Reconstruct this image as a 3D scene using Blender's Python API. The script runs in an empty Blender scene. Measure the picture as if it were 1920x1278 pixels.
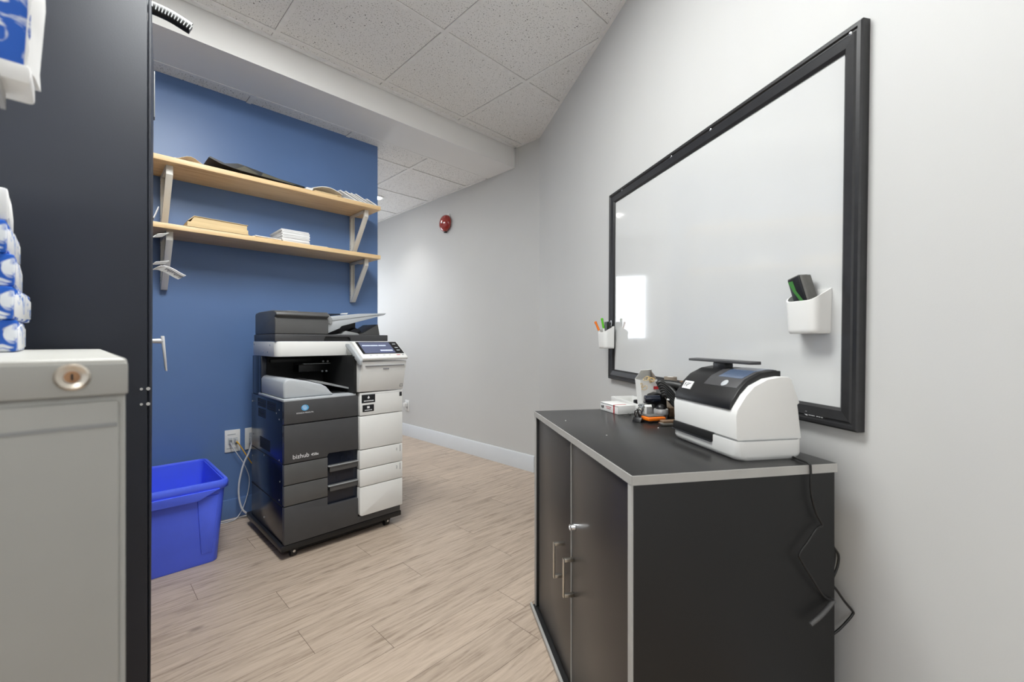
import bpy, bmesh, math, random
from mathutils import Vector, Matrix
random.seed(7)
C = bpy.context.scene.collection
R = math.radians
SQ = math.sqrt(.5)

# ------------------------------------------------------------------ materials
def lin(c):
    return tuple((x/255/12.92 if x/255 <= .04045 else ((x/255+.055)/1.055)**2.4) for x in c) + (1,)

def mat(name, col, rough=.5, metal=0, var=.04, vscale=12, bump=0, bscale=200, spec=.5, coat=0, alpha=1, trans=0, stretch=None):
    m = bpy.data.materials.new(name); m.use_nodes = True
    nt = m.node_tree; n = nt.nodes; b = n['Principled BSDF']
    b.inputs['Roughness'].default_value = rough
    b.inputs['Metallic'].default_value = metal
    b.inputs['Specular IOR Level'].default_value = spec
    b.inputs['Coat Weight'].default_value = coat
    b.inputs['Transmission Weight'].default_value = trans
    c = lin(col)
    tc = n.new('ShaderNodeTexCoord')
    mp = n.new('ShaderNodeMapping'); nt.links.new(tc.outputs['Object'], mp.inputs[0])
    if stretch: mp.inputs['Scale'].default_value = stretch
    nz = n.new('ShaderNodeTexNoise'); nz.inputs['Scale'].default_value = vscale; nz.inputs['Detail'].default_value = 5
    nt.links.new(mp.outputs[0], nz.inputs['Vector'])
    cr = n.new('ShaderNodeValToRGB')
    cr.color_ramp.elements[0].position = .3; cr.color_ramp.elements[1].position = .7
    cr.color_ramp.elements[0].color = tuple(x*(1-var) for x in c[:3])+(1,)
    cr.color_ramp.elements[1].color = tuple(min(1, x*(1+var)) for x in c[:3])+(1,)
    nt.links.new(nz.outputs[0], cr.inputs[0]); nt.links.new(cr.outputs[0], b.inputs['Base Color'])
    if bump:
        n2 = n.new('ShaderNodeTexNoise'); n2.inputs['Scale'].default_value = bscale; n2.inputs['Detail'].default_value = 3
        nt.links.new(mp.outputs[0], n2.inputs['Vector'])
        bp = n.new('ShaderNodeBump'); bp.inputs['Strength'].default_value = bump; bp.inputs['Distance'].default_value = .001
        nt.links.new(n2.outputs[0], bp.inputs['Height']); nt.links.new(bp.outputs[0], b.inputs['Normal'])
    return m

def emit(name, col, s):
    m = bpy.data.materials.new(name); m.use_nodes = True
    b = m.node_tree.nodes['Principled BSDF']
    b.inputs['Base Color'].default_value = lin(col)
    b.inputs['Emission Color'].default_value = lin(col); b.inputs['Emission Strength'].default_value = s
    return m

def wood_mat(name, dark, light, rough=.45, axis=(1, 12, 12), plank=False, knots=False):
    m = bpy.data.materials.new(name); m.use_nodes = True
    nt = m.node_tree; n = nt.nodes; L = nt.links; b = n['Principled BSDF']
    b.inputs['Roughness'].default_value = rough
    tc = n.new('ShaderNodeTexCoord'); vec = tc.outputs['Object']
    at = None
    if plank:
        at = n.new('ShaderNodeAttribute'); at.attribute_name = 'plank'
        add = n.new('ShaderNodeVectorMath'); add.operation = 'MULTIPLY_ADD'
        L.new(at.outputs['Color'], add.inputs[0]); add.inputs[1].default_value = (7, 3, 9); L.new(vec, add.inputs[2])
        vec = add.outputs[0]
    mp = n.new('ShaderNodeMapping'); mp.inputs['Scale'].default_value = axis; L.new(vec, mp.inputs[0])
    n1 = n.new('ShaderNodeTexNoise'); n1.inputs['Scale'].default_value = 3; n1.inputs['Detail'].default_value = 8; n1.inputs['Roughness'].default_value = .62; n1.inputs['Distortion'].default_value = .6
    L.new(mp.outputs[0], n1.inputs['Vector'])
    # cathedral grain: bands of a slow noise field
    mp2 = n.new('ShaderNodeMapping'); mp2.inputs['Scale'].default_value = tuple(x*.55 for x in axis); L.new(vec, mp2.inputs[0])
    n2 = n.new('ShaderNodeTexNoise'); n2.inputs['Scale'].default_value = 1.3; n2.inputs['Detail'].default_value = 2; L.new(mp2.outputs[0], n2.inputs['Vector'])
    mu = n.new('ShaderNodeMath'); mu.operation = 'MULTIPLY'; mu.inputs[1].default_value = 95; L.new(n2.outputs[0], mu.inputs[0])
    sn = n.new('ShaderNodeMath'); sn.operation = 'SINE'; L.new(mu.outputs[0], sn.inputs[0])
    ma = n.new('ShaderNodeMath'); ma.operation = 'MULTIPLY_ADD'; ma.inputs[1].default_value = .05 if plank else .04; L.new(sn.outputs[0], ma.inputs[0]); L.new(n1.outputs[0], ma.inputs[2])
    # fine pores
    mp3 = n.new('ShaderNodeMapping'); mp3.inputs['Scale'].default_value = tuple(x*5 for x in axis); L.new(vec, mp3.inputs[0])
    n3 = n.new('ShaderNodeTexNoise'); n3.inputs['Scale'].default_value = 6; n3.inputs['Detail'].default_value = 4; L.new(mp3.outputs[0], n3.inputs['Vector'])
    ma2 = n.new('ShaderNodeMath'); ma2.operation = 'MULTIPLY_ADD'; ma2.inputs[1].default_value = .25; L.new(n3.outputs[0], ma2.inputs[0]); L.new(ma.outputs[0], ma2.inputs[2])
    cr = n.new('ShaderNodeValToRGB'); e = cr.color_ramp.elements
    e[0].position = .38 if plank else .42; e[0].color = lin(dark); e[1].position = .76 if plank else .72; e[1].color = lin(light)
    x = e.new(.56); x.color = tuple(.35*a+.65*c for a, c in zip(lin(dark), lin(light)))
    L.new(ma2.outputs[0], cr.inputs[0]); out = cr.outputs[0]
    if plank:
        hs = n.new('ShaderNodeHueSaturation'); L.new(out, hs.inputs['Color'])
        sp = n.new('ShaderNodeSeparateColor'); L.new(at.outputs['Color'], sp.inputs[0])
        mr = n.new('ShaderNodeMapRange'); mr.inputs[3].default_value = .95; mr.inputs[4].default_value = 1.04; L.new(sp.outputs[0], mr.inputs[0]); L.new(mr.outputs[0], hs.inputs['Value'])
        out = hs.outputs[0]
    if knots:
        vo = n.new('ShaderNodeTexVoronoi'); vo.inputs['Scale'].default_value = 1.9
        mp4 = n.new('ShaderNodeMapping'); mp4.inputs['Scale'].default_value = (1, 2.2, 1); L.new(vec, mp4.inputs[0]); L.new(mp4.outputs[0], vo.inputs['Vector'])
        k = n.new('ShaderNodeMapRange'); k.inputs[1].default_value = .02; k.inputs[2].default_value = .06; k.inputs[3].default_value = .6; k.inputs[4].default_value = 0; L.new(vo.outputs['Distance'], k.inputs[0])
        mx = n.new('ShaderNodeMix'); mx.data_type = 'RGBA'; L.new(k.outputs[0], mx.inputs[0]); L.new(out, mx.inputs[6]); mx.inputs[7].default_value = lin((96, 80, 68)); out = mx.outputs[2]
    L.new(out, b.inputs['Base Color'])
    return m

def tile_mat():
    m = bpy.data.materials.new('ceiling_tile'); m.use_nodes = True
    nt = m.node_tree; n = nt.nodes; L = nt.links; b = n['Principled BSDF']; b.inputs['Roughness'].default_value = .95
    tc = n.new('ShaderNodeTexCoord')
    nz = n.new('ShaderNodeTexNoise'); nz.inputs['Scale'].default_value = 150; nz.inputs['Detail'].default_value = 3; L.new(tc.outputs['Object'], nz.inputs['Vector'])
    cr = n.new('ShaderNodeValToRGB'); e = cr.color_ramp.elements
    e[0].position = .33; e[0].color = lin((150, 148, 144)); e[1].position = .40; e[1].color = lin((240, 239, 237)); L.new(nz.outputs[0], cr.inputs[0])
    vo = n.new('ShaderNodeTexVoronoi'); vo.inputs['Scale'].default_value = 62; vo.inputs['Randomness'].default_value = 1; L.new(tc.outputs['Object'], vo.inputs['Vector'])
    sp = n.new('ShaderNodeSeparateColor'); L.new(vo.outputs['Color'], sp.inputs[0])
    rad = n.new('ShaderNodeMapRange'); rad.inputs[1].default_value = .35; rad.inputs[2].default_value = 1; rad.inputs[3].default_value = .0; rad.inputs[4].default_value = .2; L.new(sp.outputs[0], rad.inputs[0])
    lt = n.new('ShaderNodeMath'); lt.operation = 'LESS_THAN'; L.new(vo.outputs['Distance'], lt.inputs[0]); L.new(rad.outputs[0], lt.inputs[1])
    mx = n.new('ShaderNodeMix'); mx.data_type = 'RGBA'; L.new(lt.outputs[0], mx.inputs[0]); L.new(cr.outputs[0], mx.inputs[6]); mx.inputs[7].default_value = lin((74, 72, 69))
    L.new(mx.outputs[2], b.inputs['Base Color'])
    bp = n.new('ShaderNodeBump'); bp.inputs['Strength'].default_value = .4; bp.inputs['Distance'].default_value = .002; L.new(nz.outputs[0], bp.inputs['Height']); L.new(bp.outputs[0], b.inputs['Normal'])
    return m

def wrap_mat(name, c1, c2, scale, lo, hi, stretch=(1, 1, 1)):
    m = bpy.data.materials.new(name); m.use_nodes = True
    nt = m.node_tree; n = nt.nodes; L = nt.links; b = n['Principled BSDF']; b.inputs['Roughness'].default_value = .35
    tc = n.new('ShaderNodeTexCoord'); mp = n.new('ShaderNodeMapping'); mp.inputs['Scale'].default_value = stretch; L.new(tc.outputs['Object'], mp.inputs[0])
    nz = n.new('ShaderNodeTexNoise'); nz.inputs['Scale'].default_value = scale; nz.inputs['Detail'].default_value = 3; nz.inputs['Distortion'].default_value = 1.2; L.new(mp.outputs[0], nz.inputs['Vector'])
    cr = n.new('ShaderNodeValToRGB'); e = cr.color_ramp.elements
    e[0].position = lo; e[0].color = lin(c1); e[1].position = hi; e[1].color = lin(c2); L.new(nz.outputs[0], cr.inputs[0]); L.new(cr.outputs[0], b.inputs['Base Color'])
    return m

M = dict(
 wall=mat('grey_wall_paint', (197, 197, 196), .55, var=.012, vscale=3, bump=.12, bscale=350),
 blue=mat('blue_wall_paint', (92, 121, 168), .38, var=.03, vscale=4, bump=.1, bscale=350),
 base=mat('baseboard_paint', (205, 208, 212), .4, var=.01),
 tile=tile_mat(),
 grid=mat('ceiling_grid_paint', (238, 237, 235), .5, var=.05, vscale=30),
 gap=mat('tile_edge_gap', (165, 163, 160), .9),
 beam=mat('bulkhead_paint', (236, 235, 233), .6, var=.01, vscale=3),
 floor=wood_mat('floor_planks', (139, 121, 105), (193, 175, 158), .42, (1.5, 17, 17), True, True),
 seam=mat('plank_seam', (92, 78, 66), .8),
 maple=wood_mat('shelf_maple', (212, 172, 120), (236, 204, 156), .4, (1.2, 14, 14)),
 white=mat('white_plastic', (226, 226, 224), .38, var=.01),
 bracket=mat('white_metal', (226, 224, 218), .4, var=.02),
 char=mat('charcoal_plastic', (66, 66, 68), .45, var=.05, bump=.12, bscale=900),
 char2=mat('dark_grey_plastic', (84, 84, 84), .4, var=.04, bump=.1, bscale=900),
 dark=mat('dark_metal_wall_tint', (22, 28, 42), .22, var=.04),  # dark metal; blue adds the wall's reflection on the copier sides
 black=mat('black_plastic', (16, 16, 18), .4, var=.05),
 deep=mat('cavity_black', (9, 9, 10), .7),
 lgrey=mat('light_grey_plastic', (178, 182, 186), .4, var=.015),
 mgrey=mat('mid_grey_plastic', (140, 142, 143), .4, var=.02),
 screw=mat('bright_screw', (215, 215, 215), .25, 1),
 chrome=mat('satin_nickel', (205, 200, 190), .28, 1),
 steel=mat('chromed_steel', (225, 226, 228), .15, 1),
 lockm=mat('worn_brass_nickel', (212, 204, 192), .3, 1, var=.12, vscale=60),
 blackcab=mat('black_paint_reflected_blue', (28, 33, 45), .5, var=.12, vscale=5, bump=.1, bscale=300),  # bluish reflections put into the black paint colour
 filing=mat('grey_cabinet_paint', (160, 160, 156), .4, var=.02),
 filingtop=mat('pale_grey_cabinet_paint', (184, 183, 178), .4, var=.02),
 bin=mat('blue_polypropylene', (84, 110, 250), .32, var=.03, bump=.08, bscale=300),
 board=mat('whiteboard_enamel', (204, 205, 205), .08, var=.012, vscale=5, coat=.4),
 frame=mat('black_frame', (34, 34, 36), .4, var=.2, vscale=40, bump=.15, bscale=120),
 cabtop=mat('black_laminate_top', (33, 32, 32), .3, var=.08, vscale=5, bump=.1, bscale=600),
 cabdoor=mat('charcoal_laminate_door', (54, 50, 48), .34, var=.05, vscale=4, bump=.1, bscale=600),
 cabside=mat('black_laminate_side', (12, 12, 13), .5, var=.08, vscale=5, bump=.1, bscale=600),
 edge=mat('silver_edge_band', (170, 169, 166), .4, var=.04, vscale=20),
 red=mat('red_bell_enamel', (150, 34, 22), .16, var=.05, coat=.6),
 redp=mat('red_print', (170, 34, 40), .5),
 paper=mat('white_paper', (236, 236, 236), .7, var=.02, vscale=40),
 pad=mat('white_pad_edges', (226, 226, 226), .8, var=.1, vscale=14, stretch=(1, 1, 30)),
 tan=mat('manila_paper', (222, 196, 150), .7, var=.08, vscale=14, stretch=(1, 1, 25)),
 tan2=mat('manila_board', (206, 182, 140), .65, var=.05),
 folder=mat('black_folder', (26, 27, 30), .35, var=.1),
 olive=mat('dark_olive_board', (84, 80, 66), .6, var=.08),
 ink=mat('grey_ink', (120, 120, 126), .6),
 inkd=mat('black_ink', (28, 28, 30), .6),
 orange=mat('orange_plastic', (238, 120, 24), .35),
 green=mat('green_plastic', (92, 190, 30), .35),
 dgreen=mat('dark_green_print', (60, 120, 54), .45),
 felt=mat('grey_felt', (96, 95, 92), .95, var=.1, vscale=80),
 screen=emit('lit_screen', (84, 90, 116), .12),
 screentext=emit('lit_screen_text', (190, 200, 230), .7),
 globe=mat('logo_blue', (86, 168, 220), .4, var=.25, vscale=60),
 logow=mat('logo_white', (226, 226, 228), .5),
 yellow=mat('yellow_cable', (226, 170, 30), .5),
 cable=mat('grey_white_cable', (206, 208, 214), .45),
 bcable=mat('black_cable', (18, 18, 18), .42),
 brown=mat('brown_cardboard', (120, 96, 74), .7, var=.08),
 taupe=mat('taupe_tape', (146, 134, 120), .55, var=.06),
 rubber=mat('tan_rubber', (206, 178, 124), .55, var=.06),
 carton=mat('white_carton', (226, 226, 224), .5, var=.02),
 cartonin=mat('carton_inside', (140, 130, 120), .8, var=.06),
 beige=mat('beige_plastic', (206, 186, 140), .5),
 clear=mat('clear_plastic', (225, 228, 230), .1, trans=.8, var=.02),
 wrapblue=wrap_mat('blue_printed_wrapper', (18, 92, 196), (236, 240, 246), 26, .48, .55, (1, 1, 1.3)),
 wrapend=wrap_mat('white_wrapper_end', (40, 120, 210), (240, 240, 242), 20, .34, .44, (1, 1, 2.0)),
 lamp=emit('lamp_diffuser', (250, 252, 250), 26.5),
 screenglass=mat('blue_grey_display', (86, 100, 124), .2),
 silver=mat('silver_paint', (190, 190, 190), .3, .35),
 lockcore=mat('worn_brass', (170, 132, 102), .35, 1, var=.15, vscale=90),
 silverb=mat('bright_handle_metal', (226, 227, 230), .3, .45),
 pane=emit('daylit_pane', (240, 247, 255), 5),
 downl=emit('downlight_lens', (255, 252, 244), 30),
 trimw=mat('lamp_trim', (235, 235, 235), .4),
)

# ------------------------------------------------------------------ mesh helpers
def box(bm, x0, x1, y0, y1, z0, z1, mi=0, mtx=None):
    v = [bm.verts.new((x, y, z)) for x in (x0, x1) for y in (y0, y1) for z in (z0, z1)]
    fs = [(0, 1, 3, 2), (4, 6, 7, 5), (0, 4, 5, 1), (2, 3, 7, 6), (0, 2, 6, 4), (1, 5, 7, 3)]
    for f in fs:
        fc = bm.faces.new([v[i] for i in f]); fc.material_index = mi
    if mtx is not None: bmesh.ops.transform(bm, matrix=mtx, verts=v)
    return v

def hexa(bm, p, mi=0):
    # eight corners: bottom ring 0-3, top ring 4-7
    v = [bm.verts.new(q) for q in p]
    for f in [(3, 2, 1, 0), (4, 5, 6, 7), (0, 1, 5, 4), (1, 2, 6, 5), (2, 3, 7, 6), (3, 0, 4, 7)]:
        bm.faces.new([v[i] for i in f]).material_index = mi
    return v

def prism(bm, pts, a0, a1, axis='x', mi=0, mtx=None):
    # polygon pts (p,q) extruded along axis
    def P(p, q, a):
        return (a, p, q) if axis == 'x' else ((p, a, q) if axis == 'y' else (p, q, a))
    A = [bm.verts.new(P(p, q, a0)) for p, q in pts]; B = [bm.verts.new(P(p, q, a1)) for p, q in pts]
    n = len(pts)
    bm.faces.new(A).material_index = mi; bm.faces.new(B[::-1]).material_index = mi
    for i in range(n):
        bm.faces.new([A[i], B[i], B[(i+1) % n], A[(i+1) % n]]).material_index = mi
    if mtx is not None: bmesh.ops.transform(bm, matrix=mtx, verts=A+B)
    return A+B

def lathe(bm, prof, n=24, mtx=None, mi=0, arc=2*math.pi):
    # prof (r,z); closed revolve about z
    rings = []
    for r, z in prof:
        if r < 1e-6: rings.append([bm.verts.new((0, 0, z))])
        else: rings.append([bm.verts.new((r*math.cos(2*math.pi*i/n), r*math.sin(2*math.pi*i/n), z)) for i in range(n)])
    for a, b in zip(rings, rings[1:]):
        for i in range(n):
            j = (i+1) % n
            if len(a) == 1 and len(b) == 1: continue
            if len(a) == 1: f = [a[0], b[j], b[i]]
            elif len(b) == 1: f = [a[i], a[j], b[0]]
            else: f = [a[i], a[j], b[j], b[i]]
            bm.faces.new(f).material_index = mi
    for rg, fl in ((rings[0], True), (rings[-1], False)):
        if len(rg) > 1: bm.faces.new(rg[::-1] if fl else rg).material_index = mi
    vs = [v for rg in rings for v in rg]
    if mtx is not None: bmesh.ops.transform(bm, matrix=mtx, verts=vs)
    return vs

def frame_to(p0, p1):
    d = (Vector(p1)-Vector(p0)); q = d.to_track_quat('Z', 'Y')
    return Matrix.Translation(Vector(p0)) @ q.to_matrix().to_4x4(), d.length

def rod(bm, p0, p1, r, n=12, r1=None, mi=0):
    m, L = frame_to(p0, p1)
    return lathe(bm, [(r, 0), (r if r1 is None else r1, L)], n, m, mi)

def smooth_path(pts, k=6):
    P = [Vector(p) for p in pts]; P = [P[0]*2-P[1]]+P+[P[-1]*2-P[-2]]
    out = []
    for i in range(1, len(P)-2):
        for j in range(k):
            t = j/k
            a, b, c, d = P[i-1], P[i], P[i+1], P[i+2]
            out.append(.5*((2*b)+(-a+c)*t+(2*a-5*b+4*c-d)*t*t+(-a+3*b-3*c+d)*t**3))
    out.append(P[-2]); return out

def tube(bm, pts, r, n=8, smooth=6, closed=False, mi=0, flat=1):
    P = smooth_path(pts, smooth) if smooth else [Vector(p) for p in pts]
    up = Vector((0, 0, 1)); rings = []
    for i, p in enumerate(P):
        t = (P[min(i+1, len(P)-1)]-P[max(i-1, 0)]).normalized()
        u = t.cross(up)
        if u.length < .05: u = t.cross(Vector((1, 0, 0)))
        u.normalize(); w = u.cross(t).normalized()
        if i and u.dot(lu) < 0: u, w = -u, -w
        lu = u
        rings.append([bm.verts.new(p+u*math.cos(a)*r+w*math.sin(a)*r*flat) for a in [2*math.pi*k/n for k in range(n)]])
    for a, b in zip(rings, rings[1:]):
        for k in range(n): bm.faces.new([a[k], a[(k+1) % n], b[(k+1) % n], b[k]]).material_index = mi
    bm.faces.new(rings[0][::-1]).material_index = mi; bm.faces.new(rings[-1]).material_index = mi

def rrect(w, h, r, n=5):
    pts = []
    for cx, cy, a0 in ((w/2-r, h/2-r, 0), (-w/2+r, h/2-r, 90), (-w/2+r, -h/2+r, 180), (w/2-r, -h/2+r, 270)):
        for i in range(n+1):
            a = R(a0+90*i/n); pts.append((cx+r*math.cos(a), cy+r*math.sin(a)))
    return pts

def loft(bm, rings, cap0=True, cap1=True, mi=0):
    V = [[bm.verts.new(p) for p in rg] for rg in rings]; n = len(V[0])
    for a, b in zip(V, V[1:]):
        for k in range(n): bm.faces.new([a[k], a[(k+1) % n], b[(k+1) % n], b[k]]).material_index = mi
    if cap0: bm.faces.new(V[0][::-1]).material_index = mi
    if cap1: bm.faces.new(V[-1]).material_index = mi
    return V

def put(name, bm, m, parent=None, bev=0, seg=2, ang=35, loc=None, rz=0, edges=None):
    bmesh.ops.recalc_face_normals(bm, faces=bm.faces)
    if bev:
        es = [e for e in bm.edges if len(e.link_faces) == 2 and e.calc_face_angle(0) > R(40)]
        bmesh.ops.bevel(bm, geom=es, offset=bev, segments=seg, profile=.5, affect='EDGES', clamp_overlap=True)
    me = bpy.data.meshes.new(name); bm.to_mesh(me); bm.free()
    for x in (m if isinstance(m, (list, tuple)) else [m]): me.materials.append(M[x])
    me.shade_smooth(); me.set_sharp_from_angle(angle=R(ang))
    o = bpy.data.objects.new(name, me); C.objects.link(o)
    if parent: o.parent = parent
    if loc is not None: o.location = loc
    if rz: o.rotation_euler.z = rz
    return o

def B(*bs, mi=0):
    bm = bmesh.new()
    for b in bs: box(bm, *b)
    return bm

def tag(o, label, cat, group=None, kind=None):
    o['label'] = label; o['category'] = cat
    if group: o['group'] = group
    if kind: o['kind'] = kind
    return o

def thing(name, label, cat, loc=(0, 0, 0), rz=0, group=None):
    o = bpy.data.objects.new(name, None); C.objects.link(o); o.empty_display_size = .05
    o.location = loc; o.rotation_euler = (0, 0, rz)
    return tag(o, label, cat, group)

def struct(name, bm, m, label=None, cat=None, **k):
    o = put(name, bm, m, **k); o['kind'] = 'structure'
    o['label'] = label or name.replace('_', ' '); o['category'] = cat or name.split('_')[0]
    return o

def text(name, s, size, m, parent, loc, rot, ext=.0003, align='LEFT', sx=1):
    cu = bpy.data.curves.new(name, 'FONT'); cu.body = s; cu.size = size; cu.extrude = ext; cu.align_x = align
    t = bpy.data.objects.new(name, cu); C.objects.link(t)
    bpy.context.view_layer.update()
    me = bpy.data.meshes.new_from_object(t.evaluated_get(bpy.context.evaluated_depsgraph_get()))
    bpy.data.objects.remove(t); bpy.data.curves.remove(cu)
    me.materials.clear(); me.materials.append(M[m]); me.name = name
    o = bpy.data.objects.new(name, me); C.objects.link(o); o.parent = parent
    o.location = loc; o.rotation_euler = rot; o.scale = (sx, 1, 1)
    return o

def UV(u, v, z=0): return ((u-v)*SQ, (u+v)*SQ, z)
A45 = R(45)
FRONT = (R(90), 0, 0)          # text standing upright, facing local -y

# ------------------------------------------------------------------ camera
cam = bpy.data.cameras.new('camera'); co = bpy.data.objects.new('camera', cam); C.objects.link(co)
co.location = (0, 0, 1.03); co.rotation_euler = (R(90), 0, 0)
cam.sensor_width = 36; cam.lens = 812/1920*36; cam.clip_start = .01
cam.dof.use_dof = True; cam.dof.focus_distance = 2.1; cam.dof.aperture_fstop = 4.5
bpy.context.scene.camera = co

# ------------------------------------------------------------------ setting (uv frame: everything rotated 45 deg)
ZC, ZR = 2.607, 2.449
V0, PW, PL = 1.15, .159, .916
joints = {-1: 1.124, 0: 1.224, 1: .749, 2: .55, 3: 1.065, 4: .573, 5: .99, 6: .335, 7: 1.92, 8: .62, 9: 1.935, 10: 1.79, 11: 2.08}
bm = bmesh.new()
box(bm, -3.0, 2.75, -3.4, 5.4, -.05, -.0015, 1)
lay = bm.loops.layers.color.new('plank')
for k in range(-28, 27):
    v0 = V0+k*PW; v1 = v0+PW
    j = joints.get(k, random.uniform(0, PL)); u = j-PL*math.ceil((j+3.0)/PL)
    while u < 2.7:
        a, b = max(u, -3.0), min(u+PL, 2.7)
        if b > a+.01:
            g = .0007
            f = bm.faces.new([bm.verts.new(p) for p in ((a+g, v0+g*.8, 0), (b-g, v0+g*.8, 0), (b-g, v1-g*.8, 0), (a+g, v1-g*.8, 0))])
            c = (random.random(), random.random(), random.random(), 1)
            for lp in f.loops: lp[lay] = c
        u += PL
fl = struct('floor', bm, ['floor', 'seam'], 'greige oak plank floor', 'floor', rz=A45)

# front ceiling: tiles + lay-in grid
def grid(name, us, vs, u0, u1, v0, v1, z, lamps=()):
    bm = B((u0, u1, v0, v1, z+.006, z+.03))
    for u in us: box(bm, u-.012, u+.012, v0, v1, z, z+.0065, 1); box(bm, u-.0142, u+.0142, v0, v1, z+.0056, z+.007, 2)
    for v in vs: box(bm, u0, u1, v-.012, v+.012, z+.0004, z+.0065, 1); box(bm, u0, u1, v-.0142, v+.0142, z+.0054, z+.007, 2)
    return struct(name, bm, ['tile', 'grid', 'gap'], 'white mineral fibre ceiling tiles in a lay-in grid', 'ceiling', rz=A45)
us = [1.325+.608*i for i in range(-7, 3)]; vs = [1.812+.608*i for i in range(-9, 2)]
grid('ceiling_front', us, vs, -3.0, 2.6, -3.4, 2.5, ZC)
grid('ceiling_rear', us, [3.13+.61*i for i in range(0, 4)], -.5, 2.6, 2.82, 5.3, ZR)
bm = B((-.5, 2.6, 2.468, 2.492, ZC-.002, ZC+.006), (-.5, 2.6, 2.826, 2.846, ZR-.002, ZR+.006))
struct('trim_1', bm, 'grid', 'white wall angle along the ceiling tiles', 'trim', rz=A45)
struct('trim_2', B((-.45, 2.56, 2.499, 2.826, ZR, 2.7)), 'beam', 'white dropped bulkhead across the ceiling', 'bulkhead', rz=A45)

struct('wall_back', B((-.5, 1.55, 2.945, 3.08, 0, 2.6)), 'blue', 'blue painted wall behind the copier', 'wall', rz=A45)
struct('wall_left', B((-.56, -.42, .25, 2.95, 0, 2.75)), 'wall', 'grey wall on the left', 'wall', rz=A45)
struct('wall_far', B((2.53, 2.65, 2.2, 5.35, 0, 2.75)), 'wall', 'grey far wall with the alarm bell', 'wall', rz=A45)
# corridor end wall with a window opening u 1.78-2.3, z 1.03-2.05
struct('wall_end', B((-.5, 1.78, 5.2, 5.32, 0, 2.75), (2.34, 2.6, 5.2, 5.32, 0, 2.75), (1.78, 2.34, 5.2, 5.32, 0, 1.03), (1.78, 2.34, 5.2, 5.32, 1.97, 2.75)), 'wall', 'grey wall closing the corridor', 'wall', rz=A45)
w = struct('window_1', B((1.78, 1.82, 5.2, 5.3, 1.03, 1.97), (2.30, 2.34, 5.2, 5.3, 1.03, 1.97), (1.82, 2.30, 5.2, 5.3, 1.03, 1.07), (1.82, 2.30, 5.2, 5.3, 1.93, 1.97)), 'white', 'white framed window at the corridor end', 'window', rz=A45)
put('window_pane', B((1.82, 2.30, 5.245, 5.25, 1.07, 1.93)), 'pane', w)
RA = math.atan2(-.97402, .22636)       # right wall frame: x along wall toward the camera, y into the wall
RC = (.215, 3.362, 0)
struct('wall_right', B((-.06, 6.0, 0, .12, 0, 2.75)), 'wall', 'long grey wall with the whiteboard', 'wall', loc=RC, rz=RA)

struct('baseboard_back', B((-.42, 1.555, 2.930, 2.945, 0, .11)), 'blue', 'blue painted baseboard', 'baseboard', rz=A45, bev=.003)
bm = bmesh.new(); prism(bm, [(2.53, 0), (2.515, 0), (2.515, .118), (2.522, .128), (2.53, .128)], 2.275, 5.2, 'y')
struct('baseboard_far', bm, 'base', 'pale grey baseboard under the alarm bell wall', 'baseboard', rz=A45)
bm = bmesh.new(); prism(bm, [(0, 0), (-.015, 0), (-.015, .118), (-.008, .128), (0, .128)], 0, 6, 'x')
struct('baseboard_right', bm, 'base', 'pale grey baseboard under the whiteboard wall', 'baseboard', loc=RC, rz=RA)
bm = bmesh.new(); box(bm, 0, 6, -.018, 0, ZC-.002, ZC+.004); struct('trim_3', bm, 'grid', 'white wall angle above the whiteboard', 'trim', loc=RC, rz=RA)
struct('trim_4', B((2.512, 2.53, 2.26, 2.5, ZC-.002, ZC+.004), (2.512, 2.53, 2.83, 5.2, ZR-.002, ZR+.004)), 'grid', 'white wall angle above the far wall', 'trim', rz=A45)

# ------------------------------------------------------------------ lamps
def troffer(u0, u1, v0, v1, z, label):
    t = thing('ceiling_light', label, 'ceiling light', UV((u0+u1)/2, (v0+v1)/2, z), A45, 'lay-in ceiling lights')
    a, b = (u1-u0)/2, (v1-v0)/2
    put('light_frame', B((-a, a, -b, -b+.025, -.004, .004), (-a, a, b-.025, b, -.004, .004), (-a, -a+.025, -b+.025, b-.025, -.004, .004), (a-.025, a, -b+.025, b-.025, -.004, .004)), 'trimw', t)
    put('diffuser', B((-a+.025, a-.025, -b+.025, b-.025, -.001, .004)), 'lamp', t)
g = .014
troffer(.109+g, .717-g, 1.204+g, 1.812-g, ZC, 'square lit ceiling panel above the room, nearest the bulkhead')
troffer(.109+g, .717-g, .596+g, 1.204-g, ZC, 'square lit ceiling panel above the room, second from the bulkhead')
troffer(.717+g, 1.325-g, 3.74+g, 4.35-g, ZR, 'added unseen ceiling panel brightening the corridor behind the blue wall')  # hidden panel added so its bounce brightens the far zone
troffer(-1.107+g, -.499-g, -1.84+g, -1.22-g, ZC, 'square lit ceiling panel in the office behind')
t = thing('downlight', 'small bright round downlight in the ceiling beyond the blue wall', 'downlight', UV(2.09, 3.975, ZR), 0)
bm = bmesh.new(); lathe(bm, [(.05, -.004), (.062, -.003), (.062, .004), (.05, .004)], 28); put('trim_ring', bm, 'trimw', t)
bm = bmesh.new(); lathe(bm, [(0, -.012), (.03, -.010), (.048, -.002), (.048, .003), (0, .003)], 28); put('lens', bm, 'downl', t)
sl = bpy.data.lights.new('downlight_beam', 'SPOT'); sl.energy = 15; sl.spot_size = R(110); sl.spot_blend = .8; sl.shadow_soft_size = .05; sl.color = (1, .98, .95)
so = bpy.data.objects.new('downlight_beam', sl); C.objects.link(so); so.location = UV(2.09, 3.975, ZR-.03)
W = bpy.data.worlds.new('World'); bpy.context.scene.world = W; W.use_nodes = True
W.node_tree.nodes['Background'].inputs[0].default_value = (.95, .98, 1, 1); W.node_tree.nodes['Background'].inputs[1].default_value = .6
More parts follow.
